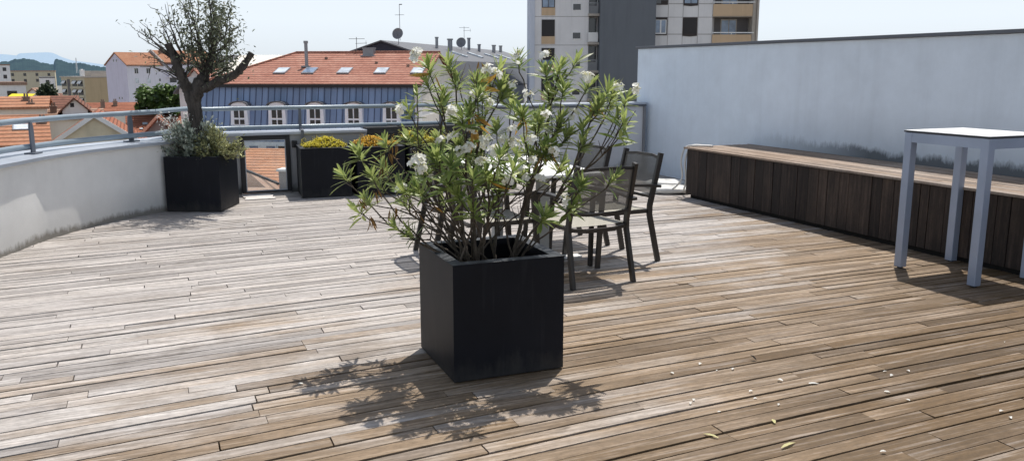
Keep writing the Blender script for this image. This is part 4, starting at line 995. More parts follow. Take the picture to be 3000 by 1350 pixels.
for i, px in enumerate((691, 806, 921, 1036, 1148)):      # arched dormers
    x = M_x(px) + .1; z0, z1 = Z(370), Z(312); yf = -.88; hw = .54
    arch = [(hw, z1)] + [(hw * math.cos(a), z1 + .24 * math.sin(a)) for a in (R(30), R(60), R(90), R(120), R(150))] + [(-hw, z1)]
    P2 = [(-hw - .06, z0), (hw + .06, z0)] + arch
    b = MB(); m = len(P2); yb = .06
    b.add([(x + u, yf, z) for u, z in P2] + [(x + u, yb, z) for u, z in P2], [tuple(range(m)), tuple(reversed(range(m, 2 * m)))] + [(j, m + j, m + (j + 1) % m, (j + 1) % m) for j in range(m)])
    dm = b.build('dormer', M['dormer_white'], t, B0)
    b = MB(); b.sweep([(x + u * 1.16, yf + .3, z + .05) for u, z in [(hw, z1 - .02)] + arch + [(-hw, z1 - .02)]], [(-.03, -.42), (.03, -.42), (.03, .5), (-.03, .5)], frame_up=Vector((0, 1, 0))); b.build('dormer_hood', M['zinc_grey'], dm, B0)
    b = MB()
    for s in (-1, 1): b.box(x + s * .19 - .15, x + s * .19 + .15, yf - .012, yf - .002, z0 + .48, z1 - .03); b.box(x + s * .19 - .15, x + s * .19 + .15, yf - .012, yf - .002, z0 + .06, z0 + .36)
    b.build('pane', M['pane_dark' if i > 1 else 'pane_dark'], dm, B0)
b = MB(); b.box(-.26, .02, -.14, Dm - .2, -17.4, ze - .12)     # right gable pilaster frame and panels
b.box(-.26, .03, -.95, -.142, -17.4, -2.6)
b.build('gable_pier', M['trim'], t, B0)
b = MB(); 
for (y0_, y1_, z0_, z1_) in ((.9, 11.2, -1.2, ze - .35), (.9, 11.2, -3.0, -1.45)): b.box(.021, .035, y0_, y1_, z0_, z1_)
b.build('gable_panel', M['cream'], t, B0)
x = M_x(835) + .1; p = onroof(x, .52); b = MB(); b.lathe([(.12, 0), (.12, 1.55), (.16, 1.56), (.16, 1.72), (.12, 1.73)], 10, p); b.box(p.x - .3, p.x + .3, p.y - .3, p.y + .3, p.z - .05, p.z + .06); b.build('vent_pipe', M['steel'], ro, B0)
x = M_x(966) + .9; p = onroof(x, .93); b = MB(); b.box(p.x - .38, p.x + .38, p.y - .3, p.y + .3, p.z - .2, p.z + .42); b.box(p.x - .42, p.x + .42, p.y - .34, p.y + .34, p.z + .422, p.z + .5); b.box(p.x - .55, p.x + .55, p.y - .42, p.y + .4, p.z - .22, p.z - .04); b.build('roof_hatch', M['steel'], ro, B0)
for px, v in ((860, .78), (1036, .62), (1143, .52)):
    p = onroof(M_x(px) + .4, v); b = MB(); b.box(p.x - .09, p.x + .09, p.y - .1, p.y + .1, p.z - .02, p.z + .14); b.build('vent_tile', M['chimney'], ro, B0)
def antenna(parent, x, y, z0, h, kind=0):
    b = MB(); b.tube([(x, y, z0), (x, y, z0 + h)], .025, 6); zt = z0 + h
    if kind == 0:
        b.bar((x - .55, y, zt - .12), (x + .6, y, zt - .12), .03, .03)
        for i in range(6): b.bar((x - .5 + i * .2, y - .22, zt - .12), (x - .5 + i * .2, y + .22, zt - .12), .018, .018)
        b.bar((x - .05, y - .1, zt - .45), (x + .75, y + .05, zt - .42), .03, .03); b.bar((x + .7, y, zt - .6), (x + .7, y, zt - .25), .02, .02)
    else:
        b.bar((x, y, zt - .02), (x + .25, y, zt - .02), .05, .08); b.bar((x - .4, y, zt - .9), (x + .4, y, zt - .9), .03, .03)
        for i in range(5): b.bar((x - .36 + i * .18, y - .2, zt - .9), (x - .36 + i * .18, y + .2, zt - .9), .02, .02)
    return b.build('antenna', M['antenna'], parent, B0)
antenna(ro, M_x(918) + .9, 6.6, zr - .05, 1.15)
# lower storey wall windows seen through the glazed gate
for px in (738, 790, 826):
    x = M_x(px); window(t, x, -1.02, -3.95, .75, .7, 'y', 'trim', 'pane_dark' if px == 826 else 'pane_blue')
b = MB(); b.box(-Lm - .3, -.3, -1.0, .1, GZ, -3.06); b.build('lower_wall', M['white_render'], t, B0)

# ---- tiled annex below the mansard, seen through the gate
M['tile_annex'] = tiles('annex_tiles', ((.40, .16, .08), (.58, .27, .15), (.68, .40, .27)), .085)
t = thing('annex', 'low annex with banded orange tiled roof, seen through the glazed gate', 'annex', place(790, 44), -YAW - R(6))
za, zb = zz(443, 52.4), zz(556, 44)
b = MB(); A = [(-9, -.2, zb), (8.5, -.2, zb), (8.5, 9.0, za), (-9, 9.0, za)]; b.hexa([(x, y, z - .2) for x, y, z in A] + A); b.build('roof', M['tile_annex'], t, B0)
b = MB(); b.box(-8.9, 8.4, 0, 8.9, GZ, zb - .25); b.build('wall', M['white_render'], t, B0)
t = thing('low_roof', 'pinkish sloping roof with a dark edge, at the bottom of the gate glass', 'roof', place(762, 40), -YAW - R(6))
b = MB(); q = [at(716, 501, 42), at(712, 590, 33), at(830, 590, 33), at(816, 542, 41)]; q = [Vector((p - Vector(t.location)).to_tuple()) for p in q]; rm = Matrix.Rotation(YAW + R(6), 3, 'Z'); q = [rm @ p for p in q]
b.hexa([p - Vector((0, 0, .3)) for p in q] + q); b.build('roof', M['tile_pale'], t)
b = MB(); b.bar(q[0] + Vector((0, 0, .06)), q[3] + Vector((0, 0, .06)), .12, .12); b.build('verge', M['edge_dark'], t)
t = thing('chimney_stack', 'square grey chimney stack with a pale cap, seen at the right of the gate glass', 'chimney', (*place(829, 38)[:2], GZ), -YAW - R(6))
b = MB(); b.box(-.32, .32, -.3, .3, GZ, zz(507, 38)); b.build('shaft', M['grey_render'], t, B0)
b = MB(); b.box(-.4, .4, -.38, .38, zz(507, 38) + .002, zz(500, 38)); b.build('cap', M['trim'], t, B0)
b = MB(); b.lathe([(.13, 0), (.10, .3)], 10, (.05, 0, zz(500, 38))); b.build('pot', M['chimney'], t, B0)

# ---- dark roofed long building behind
fD = 75.0
t = thing('long_building', 'long building with a dark grey metal roof, navy gable, dish aerial and roof vents', 'building', place(1122, fD), -YAW - R(13))
zp = zz(119, fD); p_ = [(-6.9, zp - 4.1), (-5.6, zp - 1.75), (0, zp), (5.6, zp - 1.75), (6.9, zp - 4.1)]; LD = 44
pr = [(-6.6, GZ)] + [(x * .985, z - .12) for x, z in p_] + [(6.6, GZ)]
b = MB(); m = len(pr); b.add([(x, 0, z) for x, z in pr] + [(x, LD, z) for x, z in pr], [tuple(range(m)), tuple(reversed(range(m, 2 * m)))] + [(j, m + j, m + (j + 1) % m, (j + 1) % m) for j in range(m)]); b.build('wall', M['white_render'], t, B0)
b = MB(); b.add([(x, -.06, z) for x, z in [(-5.5, zp - 1.83), (5.5, zp - 1.83), (0, zp - .12)]] + [(x, -.02, z) for x, z in [(-5.5, zp - 1.83), (5.5, zp - 1.83), (0, zp - .12)]], [(0, 1, 2), (5, 4, 3), (0, 3, 4, 1), (1, 4, 5, 2), (2, 5, 3, 0)])
b.box(-6.3, 6.3, -.06, -.02, zp - 4.2, zp - 1.835); b.build('gable', M['navy'], t, B0)
b = MB()
for (x0, z0), (x1, z1) in zip(p_, p_[1:]):
    q = [(x0, -.35, z0), (x1, -.35, z1), (x1, LD, z1), (x0, LD, z0)]; b.hexa([(x, y, z - .11) for x, y, z in q] + q)
rd = b.build('roof', M['zinc_grey'], t, B0)
for y, x, hh, ww in ((11, 1.4, .95, .3), (13.5, 2.0, 1.05, .5), (24, 1.0, 1.2, .35), (27, 1.4, .7, .35), (34, 1.4, .8, .45), (40, .8, .7, .4)):
    z_ = zp - 1.75 * abs(x) / 5.6; b = MB(); b.lathe([(ww / 2, -.1), (ww / 2, hh), (ww * .65, hh + .01), (ww * .65, hh + .14)], 10, (x, y, z_)); b.build('vent_pipe', M['steel'], rd, B0)
for y in (12, 18, 25, 31): 
    z_ = zp - 1.75 * 3.4 / 5.6; b = MB(); b.bar((2.6, y, z_ + .33), (4.2, y, z_ - .17), .9, .12); b.build('skylight', M['pane_pale'], rd, B0)
def dish(x, y, z0, r=.42):
    b = MB(); b.lathe([(.02, 0), (r * .5, .05), (r, .16), (r * .98, .18), (r * .5, .08)], 18); mt = Matrix.Translation((x, y, z0 + r)) @ Matrix.Rotation(R(75), 4, 'X'); b.v = [tuple(mt @ Vector(v)) for v in b.v]
    b.tube([(x, y + .05, z0 - .4), (x, y + .05, z0 + r)], .03, 6); b.bar((x, y, z0 + r - .3), (x, y - .45, z0 + r + .1), .03, .03); return b.build('satellite_dish', M['antenna'], rd, B0)
dish(1.05, 1.2, zp + .05, .5); antenna(rd, 1.1, 1.5, zp, 3.1, 1); dish(1.3, 20, zp - .2, .55); antenna(rd, 1.5, 20.4, zp - .3, 2.4, 0)
for i in range(14):
    y = 2 + i * 3.0; window(t, 0, 0, 0, .1, .1) if False else None
    b = MB(); b.box(6.602, 6.66, y, y + 1.3, zp - 6.6, zp - 4.7); o = b.build('window', M['trim'], t, B0); b = MB(); b.box(6.662, 6.68, y + .08, y + 1.22, zp - 6.5, zp - 4.8); b.build('pane', M['pane_dark'], o, B0)

# ---- apartment tower
fT = 86.0; kx, kz = fT * .000398, fT * .000391
TX = lambda px: (px - 1551) * kx
TZ = lambda py: 1.57 - (py - 203.9) * kz
t = thing('apartment_tower', 'pale concrete apartment tower with a dark grey blank slab and tan balcony panels', 'apartment tower', place(1551, fT), -YAW)
ZT = TZ(-420); D_ = 14.0
b = MB(); b.box(TX(1566), TX(1722), 0, D_, GZ, ZT); b.box(TX(1722), TX(1752), 1.3, D_, GZ, ZT); b.build('left_wall', M['concrete_left'], t, B0)
b = MB(); b.box(TX(1551), TX(1565.8), -.12, D_, GZ, ZT); b.build('corner_pier', M['concrete_edge'], t, B0)
b = MB(); b.box(TX(1752.2), TX(1910), -1.4, D_ - .1, GZ, ZT + .6); b.build('blank_slab', M['slate_wall'], t, B0)
b = MB(); b.box(TX(1910.2), TX(2080), 0, D_, GZ, ZT); b.box(TX(2080.2), TX(2196), 1.5, D_, GZ, ZT); b.build('right_wall', M['concrete'], t, B0)
b = MB(); b.box(TX(2196.2), TX(2206), -.05, D_, GZ, ZT); b.box(TX(2207), TX(2212), -.3, .2, GZ, ZT); b.build('end_fin', M['slab'], t, B0)
b = MB()
for i in range(-8, 7):   # panel joints, left wing (floors of 82 px) and right wing (87 px)
    y = 134 + 82 * i; b.box(TX(1566), TX(1722), -.012, -.002, TZ(y), TZ(y) + .05)
    y2 = 103 + 87 * i; b.box(TX(1911), TX(2079), -.012, -.002, TZ(y2), TZ(y2) + .07); b.box(TX(1911), TX(2079), -.012, -.002, TZ(y2 - 49), TZ(y2 - 49) + .05)
for px in (1951, 1994, 2038): b.box(TX(px), TX(px) + .05, -.010, -.003, GZ, ZT)
b.build('panel_joints', M['grey_render'], t, B0)
for i in range(-7, 6):
    y = 60 + 82 * i                                           # left wing
    z0, z1 = TZ(y + 48), TZ(y); xa, xb = TX(1586), TX(1624)
    b = MB(); b.box(xa, xb, -.05, -.004, z0, z1); o = b.build('window', M['frame_brown'], t, B0)
    b = MB(); sh = [1, .75, .35, 1, .5][i % 5]
    b.box(xa + .08, xb - .08, -.09, -.052, z1 - (z1 - z0 - .1) * sh, z1 - .05); b.build('shutter', M['shutter'], o, B0)
    if sh < 1:
        b = MB(); zt_ = z1 - (z1 - z0 - .1) * sh - .02; b.box(xa + .08, (xa + xb) / 2 - .03, -.07, -.052, z0 + .06, zt_); b.box((xa + xb) / 2 + .03, xb - .08, -.07, -.052, z0 + .06, zt_); b.build('pane', M['pane_blue' if i % 2 else 'pane_dark'], o, B0)
    b = MB(); b.box(xa - .02, xb + .02, -.07, -.004, TZ(y + 70), z0 - .01); b.build('spandrel_panel', M['tan_panel'], t, B0)
    b = MB(); yy = y + 36; b.box(TX(1674), TX(1701), -.05, -.004, TZ(yy + 21), TZ(yy - 1)); o = b.build('window', M['trim'], t, B0)
    b = MB(); b.box(TX(1676.5), TX(1698.5), -.065, -.052, TZ(yy + 18.5), TZ(yy + 1.5)); b.build('pane', M['pane_dark'], o, B0)
    # small loggia beside the blank slab
    y3 = y - 10; b = MB(); b.box(TX(1720), TX(1752), -.35, 1.28, TZ(y3 + 82), TZ(y3 + 75)); o = b.build('balcony', M['slab'], t, B0)
    b = MB()
    if i % 3 == 0: b.box(TX(1721), TX(1749), -.33, -.29, TZ(y3 + 74), TZ(y3 + 47)); b.build('railing', M['trim'], o, B0)
    else:
        for q in range(9): b.box(TX(1721) + q * .115, TX(1721) + q * .115 + .03, -.33, -.30, TZ(y3 + 74), TZ(y3 + 46))
        b.box(TX(1720), TX(1750), -.34, -.29, TZ(y3 + 46), TZ(y3 + 44)); b.build('railing', M['steel'], o, B0)
    b = MB(); b.box(TX(1726), TX(1748), 1.24, 1.297, TZ(y3 + 50), TZ(y3 + 4)); b.build('pane', M['pane_dark'], o, B0)
for i in range(-7, 5):
    y = 54 + 87 * i                                           # right wing
    z0, z1 = TZ(y + 51), TZ(y)
    b = MB(); b.box(TX(1912), TX(1950), -.05, -.004, z0, z1); o = b.build('window', M['frame_brown'], t, B0)
    b = MB(); xa, xb = TX(1914), TX(1947.5); zf0, zf1 = z0 + .12, z1 - .22
    if i % 3 == 0:
        for (a, c, d_, e) in ((xa, xa + .09, zf0, zf1), (xb - .09, xb, zf0, zf1), ((xa + xb) / 2 - .07, (xa + xb) / 2 + .07, zf0, zf1), (xa + .09, xb - .09, zf0, zf0 + .12), (xa + .09, xb - .09, zf1 - .06, zf1)): b.box(a, c, -.085 if c - a < .3 else -.08, -.052, d_, e)
        b.build('sash', M['trim'], o, B0); b = MB(); b.box(xa + .1, xb - .1, -.068, -.053, zf0 + .13, zf1 - .07); b.build('pane', M['pane_blue'], o, B0)
    else: b.box(xa, (xa + xb) / 2 - .03, -.07, -.052, zf0, zf1); b.box((xa + xb) / 2 + .03, xb, -.07, -.052, zf0 + .3, zf1); b.build('pane', M['pane_dark'], o, B0)
    b = MB(); b.box(TX(1995), TX(2037), -.05, -.004, z0 + .0, z1); o = b.build('window', M['frame_brown'], t, B0)
    b = MB()
    if i % 2 == 0: b.box(TX(1998), TX(2034), -.08, -.052, z0 + .15, z1 - .1); b.build('shutter', M['shutter'], o, B0)
    else: b.box(TX(1998), TX(2015), -.07, -.052, z0 + .15, z1 - .1); b.box(TX(2017), TX(2034), -.07, -.052, z0 + .15, z1 - .1); b.build('pane', M['pane_blue'], o, B0)
    b = MB(); xm = TX(2016); b.add([(TX(1995), -.06, z0), (TX(1995), -.06, z0 - .06), (xm, -.06, z0 - .13), (TX(2037), -.06, z0 - .06), (TX(2037), -.06, z0), (TX(1995), -.005, z0), (TX(1995), -.005, z0 - .06), (xm, -.005, z0 - .13), (TX(2037), -.005, z0 - .06), (TX(2037), -.005, z0)], [(0, 1, 2, 3, 4), (9, 8, 7, 6, 5), (0, 5, 6, 1), (1, 6, 7, 2), (2, 7, 8, 3), (3, 8, 9, 4)]); b.build('sill', M['frame_brown'], o, B0)
    # recessed balcony
    yb = 103 + 87 * i; b = MB(); b.box(TX(2080.5), TX(2195.8), -.02, 1.46, TZ(yb + 36), TZ(yb + 30)); o = b.build('balcony', M['slab'], t, B0)
    b = MB(); b.box(TX(2081), TX(2195), -.10, -.03, TZ(yb + 34), TZ(yb)); b.build('front_panel', M['tan_panel'], o, B0)
    b = MB(); b.box(TX(2080), TX(2202), -.08, -.03, TZ(yb - 4), TZ(yb - 7)); b.box(TX(2136), TX(2138), -.07, -.04, TZ(yb - .2), TZ(yb - 4)); b.build('rail', M['trim'], o, B0)
    b = MB(); b.box(TX(2096), TX(2195), 1.42, 1.495, TZ(yb + 30), TZ(yb - 50)); b.build('loggia_wall', M['loggia'], o, B0)
    b = MB(); b.box(TX(2114), TX(2162), 1.36, 1.418, TZ(yb + 29), TZ(yb - 47)); b.build('door_frame', M['slab'], o, B0)
    b = MB(); b.box(TX(2117), TX(2137), 1.33, 1.358, TZ(yb + 27), TZ(yb - 43)); b.box(TX(2139.5), TX(2159), 1.33, 1.358, TZ(yb + 27), TZ(yb - 43)); b.build('pane', M['pane_blue'], o, B0)

# ---- violet apartment block
fV = 230.0
t = thing('apartment_block', 'tall pale violet apartment block with a blank gable end and orange tiled roof', 'apartment block', place(372, fV), -YAW + R(52))
ze, zr = zz(191, fV), zz(157, fV + 3); Lx = 27
def vx(x0, x1, y0, y1): 
    b = MB(); ym = (y0 + y1) / 2; pr = [(y0, GZ), (y1, GZ), (y1, ze), (ym, zr), (y0, ze)]
    b.add([(x0, y, z) for y, z in pr] + [(x1, y, z) for y, z in pr], [(4, 3, 2, 1, 0), (5, 6, 7, 8, 9)] + [(i, (i + 1) % 5, 5 + (i + 1) % 5, 5 + i) for i in range(5)]); return b
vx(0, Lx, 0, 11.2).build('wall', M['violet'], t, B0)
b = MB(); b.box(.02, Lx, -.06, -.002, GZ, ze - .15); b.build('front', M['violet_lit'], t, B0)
b = MB(); kk = (zr - ze) / 5.6
for x0, x1, dz in ((-.25, 10.2, .05), (10.6, Lx + .3, .75)):
    for s in (0, 1):
        y0_, y1_ = (-.5, 5.6) if s == 0 else (11.7, 5.6); q = [(x0, y0_, ze - kk * .5 + dz), (x1, y0_, ze - kk * .5 + dz), (x1, y1_, zr + dz), (x0, y1_, zr + dz)]
        if s: q = q[::-1]
        b.hexa(q + [(x, y, z + .3) for x, y, z in q])
rv = b.build('roof', M['tile_orange'], t, B0)
b = MB(); pr = [(-.6, ze - .3), (11.8, ze - .3), (11.8, ze + .8), (5.6, zr + 1.2), (-.6, ze + .8)]; b.add([(10.22, y, z) for y, z in pr] + [(10.58, y, z) for y, z in pr], [(4, 3, 2, 1, 0), (5, 6, 7, 8, 9)] + [(i, (i + 1) % 5, 5 + (i + 1) % 5, 5 + i) for i in range(5)]); b.build('party_wall', M['grey_render'], rv, B0)
chimney(rv, 13, 4.6, ze, zr + 1.4, 1.1); chimney(rv, 22, 5, ze, zr + 1.6, 1.0)
for fl in range(6):
    z = ze - 2.3 - fl * 2.62
    for x in (2.6, 6.0): window(t, x, -.06, z, 1.15, 1.5, 'y', 'trim', 'pane_pale' if (fl + int(x)) % 2 else 'pane_dark', .08)
    window(t, 9.2, -.06, z + .5, .6, .8, 'y', 'trim', 'pane_dark', .08, None, .06)
    for x in (19.5, 22.5, 25): window(t, x, -.06, z, 1.1, 1.4, 'y', 'trim', 'pane_dark', .08)
    b = MB(); b.box(11.2, 17.6, -1.5, -.065, z - 1.0, z - .8); o = b.build('balcony', M['violet_lit'], t, B0)
    b = MB(); b.box(11.2, 17.6, -1.5, -1.4, z - .79, z + .15); b.build('parapet', M['violet_lit'], o, B0)
    b = MB(); b.box(12.2, 14.2, -.12, -.065, z - .79, z + 1.4); b.box(15.0, 16.8, -.12, -.065, z - .1, z + 1.4); b.build('pane', M['pane_dark'], o, B0)
for y in (6.6, 5.0): window(t, 0, y, zr - 2.3, .6, .75, 'x', 'trim', 'pane_dark', .06, None, .06)
for y in (5.0, 3.6): window(t, 0, y, zz(293, fV), .6, .7, 'x', 'trim', 'pane_dark', .06, None, .06)

# ---- beige block with loggias
fB = 260.0
t = thing('apartment_block', 'beige apartment block with white blinds and a dark stair recess, left of the violet block', 'apartment block', place(245, fB), -YAW + R(60))
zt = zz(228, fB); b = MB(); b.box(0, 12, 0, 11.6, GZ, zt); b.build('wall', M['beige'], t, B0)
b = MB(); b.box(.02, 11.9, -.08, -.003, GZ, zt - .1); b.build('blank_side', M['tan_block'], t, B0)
b = MB(); b.box(-.35, 12.2, -.3, 11.9, zt + .003, zt + .35); b.box(3, 9, 1, 6, zt + .352, zt + 2.0); b.build('roof', M['slab'], t, B0)
chimney(t, 1.5, 3, zt + .36, zt + 2.2, 1.0, 'trim')
b = MB(); b.box(-.08, -.003, 7.2, 8.6, GZ, zt - .5); b.build('stair_recess_shade', M['loggia'], t, B0)  # dark strip on the flat wall stands in for the shade of a recess
for fl in range(5):
    z = zt - 2.6 - fl * 2.62
    for y, w_ in ((10.2, 1.6), (4.9, 1.7), (2.1, 1.7)):
        o = window(t, 0, y, z, w_ + .7, 1.75, 'x', 'loggia', 'pane_dark', .05)
        b = MB(); b.hexa([(-.75, y - w_ / 2, z + .75), (-.1, y - w_ / 2, z + 1.55), (-.1, y + w_ / 2, z + 1.55), (-.75, y + w_ / 2, z + .75), (-.75, y - w_ / 2, z + .8), (-.1, y - w_ / 2, z + 1.62), (-.1, y + w_ / 2, z + 1.62), (-.75, y + w_ / 2, z + .8)]); b.build('blind', M['trim'], o, B0)
    b = MB(); b.box(-.5, -.003, .4, 6.7, z - .75, z - .1); b.build('balcony', M['beige'], t, B0)

# ---- long low block and other flat blocks
def block(label, px0, px1, f, yt, d, wall, ang=0, floors=3, fl_h=2.7, per=3.2, cat='building', name='building', group=None, roof='slab', pn='pane_dark'):
    w = (px1 - px0) * f * .000398; zt = zz(yt, f); t = thing(name, label, cat, place((px0 + px1) / 2, f), -YAW + R(ang), group)
    b = MB(); b.box(-w / 2, w / 2, 0, d, GZ - 4, zt); b.build('wall', M[wall], t, B0); b = MB(); b.box(-w / 2 - .2, w / 2 + .2, -.2, d + .2, zt + .003, zt + .4); b.build('roof', M[roof], t, B0)
    n = max(1, int(w / per))
    for k in range(floors):
        for i in range(n):
            if n * floors > 60 and (i + k) % 2: continue
            b = MB(); x = -w / 2 + (i + .5) * w / n; b.box(x - .6, x + .6, -.05, -.004, zt - 2.2 - k * fl_h, zt - .8 - k * fl_h); b.build('window', M[pn], t, B0)
    return t
block('very long low tan block in the distance below the wooded hill', 28, 152, 420, 210, 14, 'beige', 26, 2, 2.8, 5, roof='tile_pale')
block('white house with two dark windows above the yellow awning', -8, 66, 120, 250, 8, 'white_render', 33, 2, 3, 2.6, 'house', 'house', roof='tile_pale')
t = thing('awning', 'bright yellow awning beside the white house', 'awning', (*place(52, 116)[:2], zz(290, 116)), -YAW + R(6))
b = MB(); z = zz(290, 116); b.hexa([(-1.6, -.8, .0), (1.5, -.8, .0), (1.5, 1.2, .55), (-1.6, 1.2, .55), (-1.6, -.8, .08), (1.5, -.8, .08), (1.5, 1.2, .63), (-1.6, 1.2, .63)]); b.build('fabric', M['yellow'], t)
b = MB()
for x in (-1.55, 1.45): b.bar((x, -.75, -6), (x, -.75, 0), .06, .06)
b.build('frame', M['steel'], t)
block('pale block of flats behind the crown of the pruned tree, above the tiled roof', 640, 742, 330, 166, 12, 'concrete', -8, 5, 2.7, 3, 'apartment block', 'apartment_block')
block('hazy pale building on the slope at the left edge, under the wooded hill', -30, 26, 330, 192, 14, 'white_render', 34, 3, 2.8, 3.4, roof='tile_pale')
block('white block with grey roof in front of the long tan block', 118, 156, 330, 229, 12, 'white_render', 30, 3, 2.8, 3, roof='zinc_grey')

house('orange tiled house with twin chimneys under the yellow awning', -25, 112, 70, 320, 289, 8, 'cream', 'tile_orange', 26, chim=((.62, .3, .1), (.72, .12, -.35)))
house('house with a long brown tiled roof beside the small white gable', 92, 205, 79, 321, 287, 7, 'white_render', 'tile_brown', 26, chim=((.12, .2, -.5),))
house('small white gabled house with one dark attic window', 176, 243, 73, 325, 293, 8, 'white_render', 'tile_brown', 26, 'y', wins=((203, 309, .45, .5),))
house('low red roofed house in front of the violet block, with dark chimney pots', 242, 392, 108, 330, 305, 7, 'cream', 'tile_red', 22, chim=((.34, .2, .3), (.56, .3, .3)))
house('broad pale pinkish roof just above the railing on the left', 60, 270, 72, 352, 326, 7, 'cream', 'tile_pale', 25, chim=((.40, .3, .4), (.62, .25, .3)), sky=((.8, .5, .6, .7),))
house('old beige gable end with stained render, directly beyond the left railing', 98, 430, 60, 462, 344, 9, 'old_wall', 'tile_red', 24, 'y', th=.2, verge='trim')
house('orange tiled roof with one white skylight at the left edge, beyond the railing', -240, 92, 52, 436, 347, 9, 'cream', 'tile_orange', 29, sky=((.80, .52, .95, .9),), chim=((.985, .35, -.15),))
house('red tiled house with small roof lights between the railing post and the tree', 372, 520, 82, 398, 338, 9, 'cream', 'tile_red', 24, sky=((.30, .45, .5, .5), (.22, .2, .3, .3)), chim=((.6, .45, .2),))
house('small grey gable between red roofs, behind the railing near the tree', 405, 500, 70, 404, 352, 8, 'grey_render', 'tile_red', 22, 'y')
house('white gabled house glimpsed through the fork of the pruned tree', 536, 604, 78, 246, 206, 9, 'white_render', 'tile', 0, 'y')
house('tall narrow white firewall house left of the blue mansard', 520, 566, 66, 262, 234, 8, 'white_render', 'zinc_grey', -6, 'y')
house('red brick coloured roof between the long dark roof and the tower', 1490, 1590, 120, 290, 216, 10, 'cream', 'tile_red', 12, chim=((.6, .4, .3),))
house('pale pink roof house next to the dark conifer', 62, 118, 135, 287, 262, 8, 'white_render', 'tile_pale', 12, 'y')
# scattered far houses of the town
hg = random.Random(77)
DIST = [(-35, 185), (10, 190), (70, 170), (108, 200), (60, 230), (160, 300), (110, 300), (20, 260), (205, 340), (262, 300), (40, 300), (150, 150), (215, 150), (262, 165), (320, 140), (130, 125), (180, 120), (-60, 130), (345, 175), (560, 150), (610, 130), (1590, 190), (455, 120)]
for i, (px, f) in enumerate(DIST):
    w = hg.uniform(8, 14); hp = w / (f * .000398) / 2; ztop = hg.uniform(-9.5, -6.5); yr = 203.9 + (1.57 - ztop) / (f * .000391)
    ye = yr + hg.uniform(1.8, 2.8) / (f * .000391)
    house('small distant tile roofed house in the hazy town', px - hp, px + hp, f, ye, yr, hg.uniform(7, 10), hg.choice(['white_render', 'cream', 'beige', 'grey_render']), hg.choice(['tile_red', 'tile_orange', 'tile_brown', 'tile_pale', 'tile']), hg.uniform(0, 45), hg.choice(['x', 'x', 'y']), group='distant tile roofed houses of the town')
t = thing('mast', 'thin pale lattice mast standing on the wooded hill', 'mast', tuple(at(225, 203, 900))); z = at(225, 203, 900)
h_ = at(225, 170, 900).z - z.z; b = MB()
for a in range(3): b.tube([(.9 * math.cos(a * 2.09), .9 * math.sin(a * 2.09), -4), (.25 * math.cos(a * 2.09), .25 * math.sin(a * 2.09), h_)], .22, 5)
for i in range(6): b.bar((-.6, 0, h_ * i / 6), (.6, 0, h_ * i / 6), .3, .3)
b.build('lattice', M['trim'], t)

# ---- trees of the town
def town_tree(label, px, f, ytop, ybot, wpx, mat, n, L, seed, conifer=False):
    r_ = random.Random(seed); p = place(px, f); t = thing('tree', label, 'tree', p); zt, zb = zz(ytop, f) - GZ, zz(ybot, f) - GZ; a = wpx * f * .000398 / 2; zc = (zt + zb) / 2; hz = (zt - zb) / 2
    b = MB(); b.tube(catmull([(0, 0, 0), (.2, .1, zb * .5), (0, 0, zb), (.1, -.1, zc)]), [.35 - .01 * i for i in range(19)], 8)
    for i in range(7):
        an = r_.uniform(0, 6.28); b.tube(catmull([(0, 0, zb + .2 * hz), (math.cos(an) * a * .4, math.sin(an) * a * .4, zc), (math.cos(an) * a * .75, math.sin(an) * a * .75, zc + r_.uniform(0, .5) * hz)]), [.16 - .01 * k for k in range(13)], 5)
    b.build('trunk', M['bark'], t); f_ = MB(); cl = []
    for i in range(46):
        while True:
            q = Vector((r_.uniform(-1, 1), r_.uniform(-1, 1), r_.uniform(-1, 1)))
            if .35 < q.length < 1: break
        if conifer: k = (1 - (q.z + 1) / 2) * .95 + .12; q = Vector((q.x * k, q.y * k, q.z))
        cl.append((Vector((q.x * a, q.y * a, zc + q.z * hz)), r_.uniform(.16, .30) * a, r_.uniform(-.15, .2)))
    for i in range(n):
        c, s, tone = r_.choice(cl); o = Vector((r_.gauss(0, 1), r_.gauss(0, 1), r_.gauss(0, .8))); o = o.normalized() * s * r_.uniform(.5, 1.1)
        d = Vector((r_.gauss(0, 1), r_.gauss(0, 1), r_.gauss(0, .7))); l = L * r_.uniform(.6, 1.3); f_.leaf(c + o, d, (o.normalized() + Vector((r_.gauss(0, .3), r_.gauss(0, .3), .4))), l, l * .6, .15, .2, min(1, max(.02, .4 + tone + .25 * o.normalized().z + r_.gauss(0, .15))), ((0, .3), (.5, 1), (1, .15)))
    f_.build('crown', M[mat], t); return t
town_tree('bushy bright green tree in front of the violet apartment block', 462, 86, 252, 338, 122, 'tree_green', 5600, .42, 1)
town_tree('dark conifer in front of the beige apartment block', 132, 118, 247, 305, 62, 'conifer', 2600, .6, 2, True)
town_tree('distant green tree behind the fork of the pruned tree', 590, 150, 192, 250, 120, 'conifer', 2200, .7, 3)
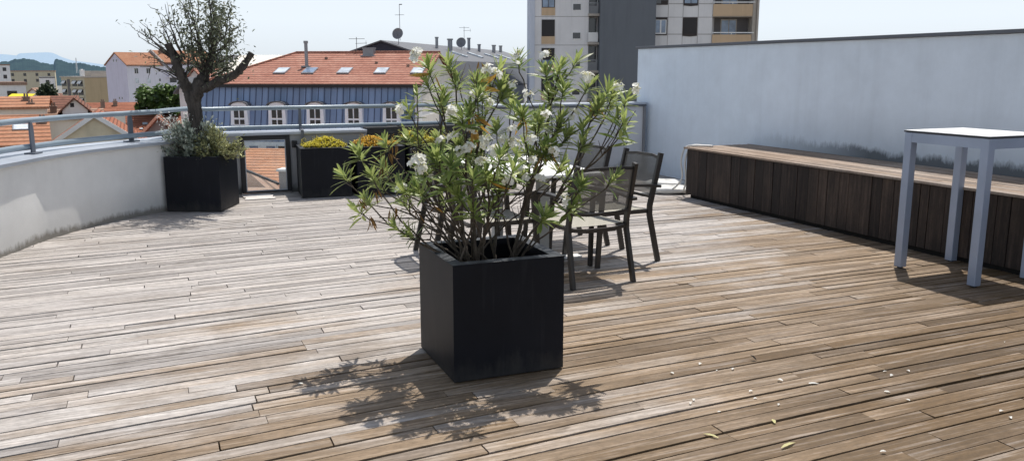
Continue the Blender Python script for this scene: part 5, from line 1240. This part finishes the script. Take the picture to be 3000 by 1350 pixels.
# ---- ground, hills, mountain
def airlight(name, col, air, k):  # far haze put into the surface as an emissive glow
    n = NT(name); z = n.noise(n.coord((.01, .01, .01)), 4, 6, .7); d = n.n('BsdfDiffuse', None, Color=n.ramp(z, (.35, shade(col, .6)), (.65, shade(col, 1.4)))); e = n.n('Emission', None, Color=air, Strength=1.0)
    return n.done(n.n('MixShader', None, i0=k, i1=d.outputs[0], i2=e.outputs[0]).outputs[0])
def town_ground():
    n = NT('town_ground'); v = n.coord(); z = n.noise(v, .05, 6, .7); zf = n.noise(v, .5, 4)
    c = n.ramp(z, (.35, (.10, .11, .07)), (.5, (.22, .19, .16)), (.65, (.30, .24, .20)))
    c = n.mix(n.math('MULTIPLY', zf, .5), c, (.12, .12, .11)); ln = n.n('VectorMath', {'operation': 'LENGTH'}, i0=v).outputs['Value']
    k = n.math('MULTIPLY', n.math('DIVIDE', ln, 4000.0, True), .8)  # aerial haze mixed in as emission, growing with distance
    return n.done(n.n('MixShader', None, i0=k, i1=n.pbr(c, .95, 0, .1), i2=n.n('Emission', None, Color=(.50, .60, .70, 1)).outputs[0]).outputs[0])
b = MB(); rs = [0, 60, 200, 600, 2000, 8000, 30000]; na = 48
b.add([(r * math.cos(2 * math.pi * j / na), r * math.sin(2 * math.pi * j / na), GZ - (.0 if r < 300 else r * .004)) for r in rs for j in range(na)], [(i * na + j, i * na + (j + 1) % na, (i + 1) * na + (j + 1) % na, (i + 1) * na + j) for i in range(len(rs) - 1) for j in range(na)])
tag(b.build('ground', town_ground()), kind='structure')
def ridge(name, f, prof, mat, amp, seed, step=4, foot=60):
    r_ = random.Random(seed); b = MB(); pts = []; px = prof[0][0]; ph = [r_.uniform(0, 6.28) for _ in range(6)]
    while px <= prof[-1][0]:
        for (x0, y0_), (x1, y1_) in zip(prof, prof[1:]):
            if x0 <= px <= x1: y = y0_ + (y1_ - y0_) * (px - x0) / (x1 - x0); break
        y += amp * (math.sin(px * .21 + ph[0]) * .5 + math.sin(px * .47 + ph[1]) * .4 + math.sin(px * .93 + ph[2]) * .35 + r_.uniform(-.4, .4)); pts.append((px, y)); px += step
    m = len(pts); vs = []
    for (x, y) in pts: vs.append(rf(rx(x, f), f, zz(y, f)))
    for (x, y) in pts: vs.append(rf(rx(x, f * .93), f * .93, zz(y, f) * .55 + GZ * .45))
    for (x, y) in pts: vs.append(rf(rx(x, f * .82), f * .82, GZ - foot))
    b.add(vs, [(i, i + 1, m + i + 1, m + i) for i in range(m - 1)] + [(m + i, m + i + 1, 2 * m + i + 1, 2 * m + i) for i in range(m - 1)])
    return tag(b.build(name, mat), kind='structure')
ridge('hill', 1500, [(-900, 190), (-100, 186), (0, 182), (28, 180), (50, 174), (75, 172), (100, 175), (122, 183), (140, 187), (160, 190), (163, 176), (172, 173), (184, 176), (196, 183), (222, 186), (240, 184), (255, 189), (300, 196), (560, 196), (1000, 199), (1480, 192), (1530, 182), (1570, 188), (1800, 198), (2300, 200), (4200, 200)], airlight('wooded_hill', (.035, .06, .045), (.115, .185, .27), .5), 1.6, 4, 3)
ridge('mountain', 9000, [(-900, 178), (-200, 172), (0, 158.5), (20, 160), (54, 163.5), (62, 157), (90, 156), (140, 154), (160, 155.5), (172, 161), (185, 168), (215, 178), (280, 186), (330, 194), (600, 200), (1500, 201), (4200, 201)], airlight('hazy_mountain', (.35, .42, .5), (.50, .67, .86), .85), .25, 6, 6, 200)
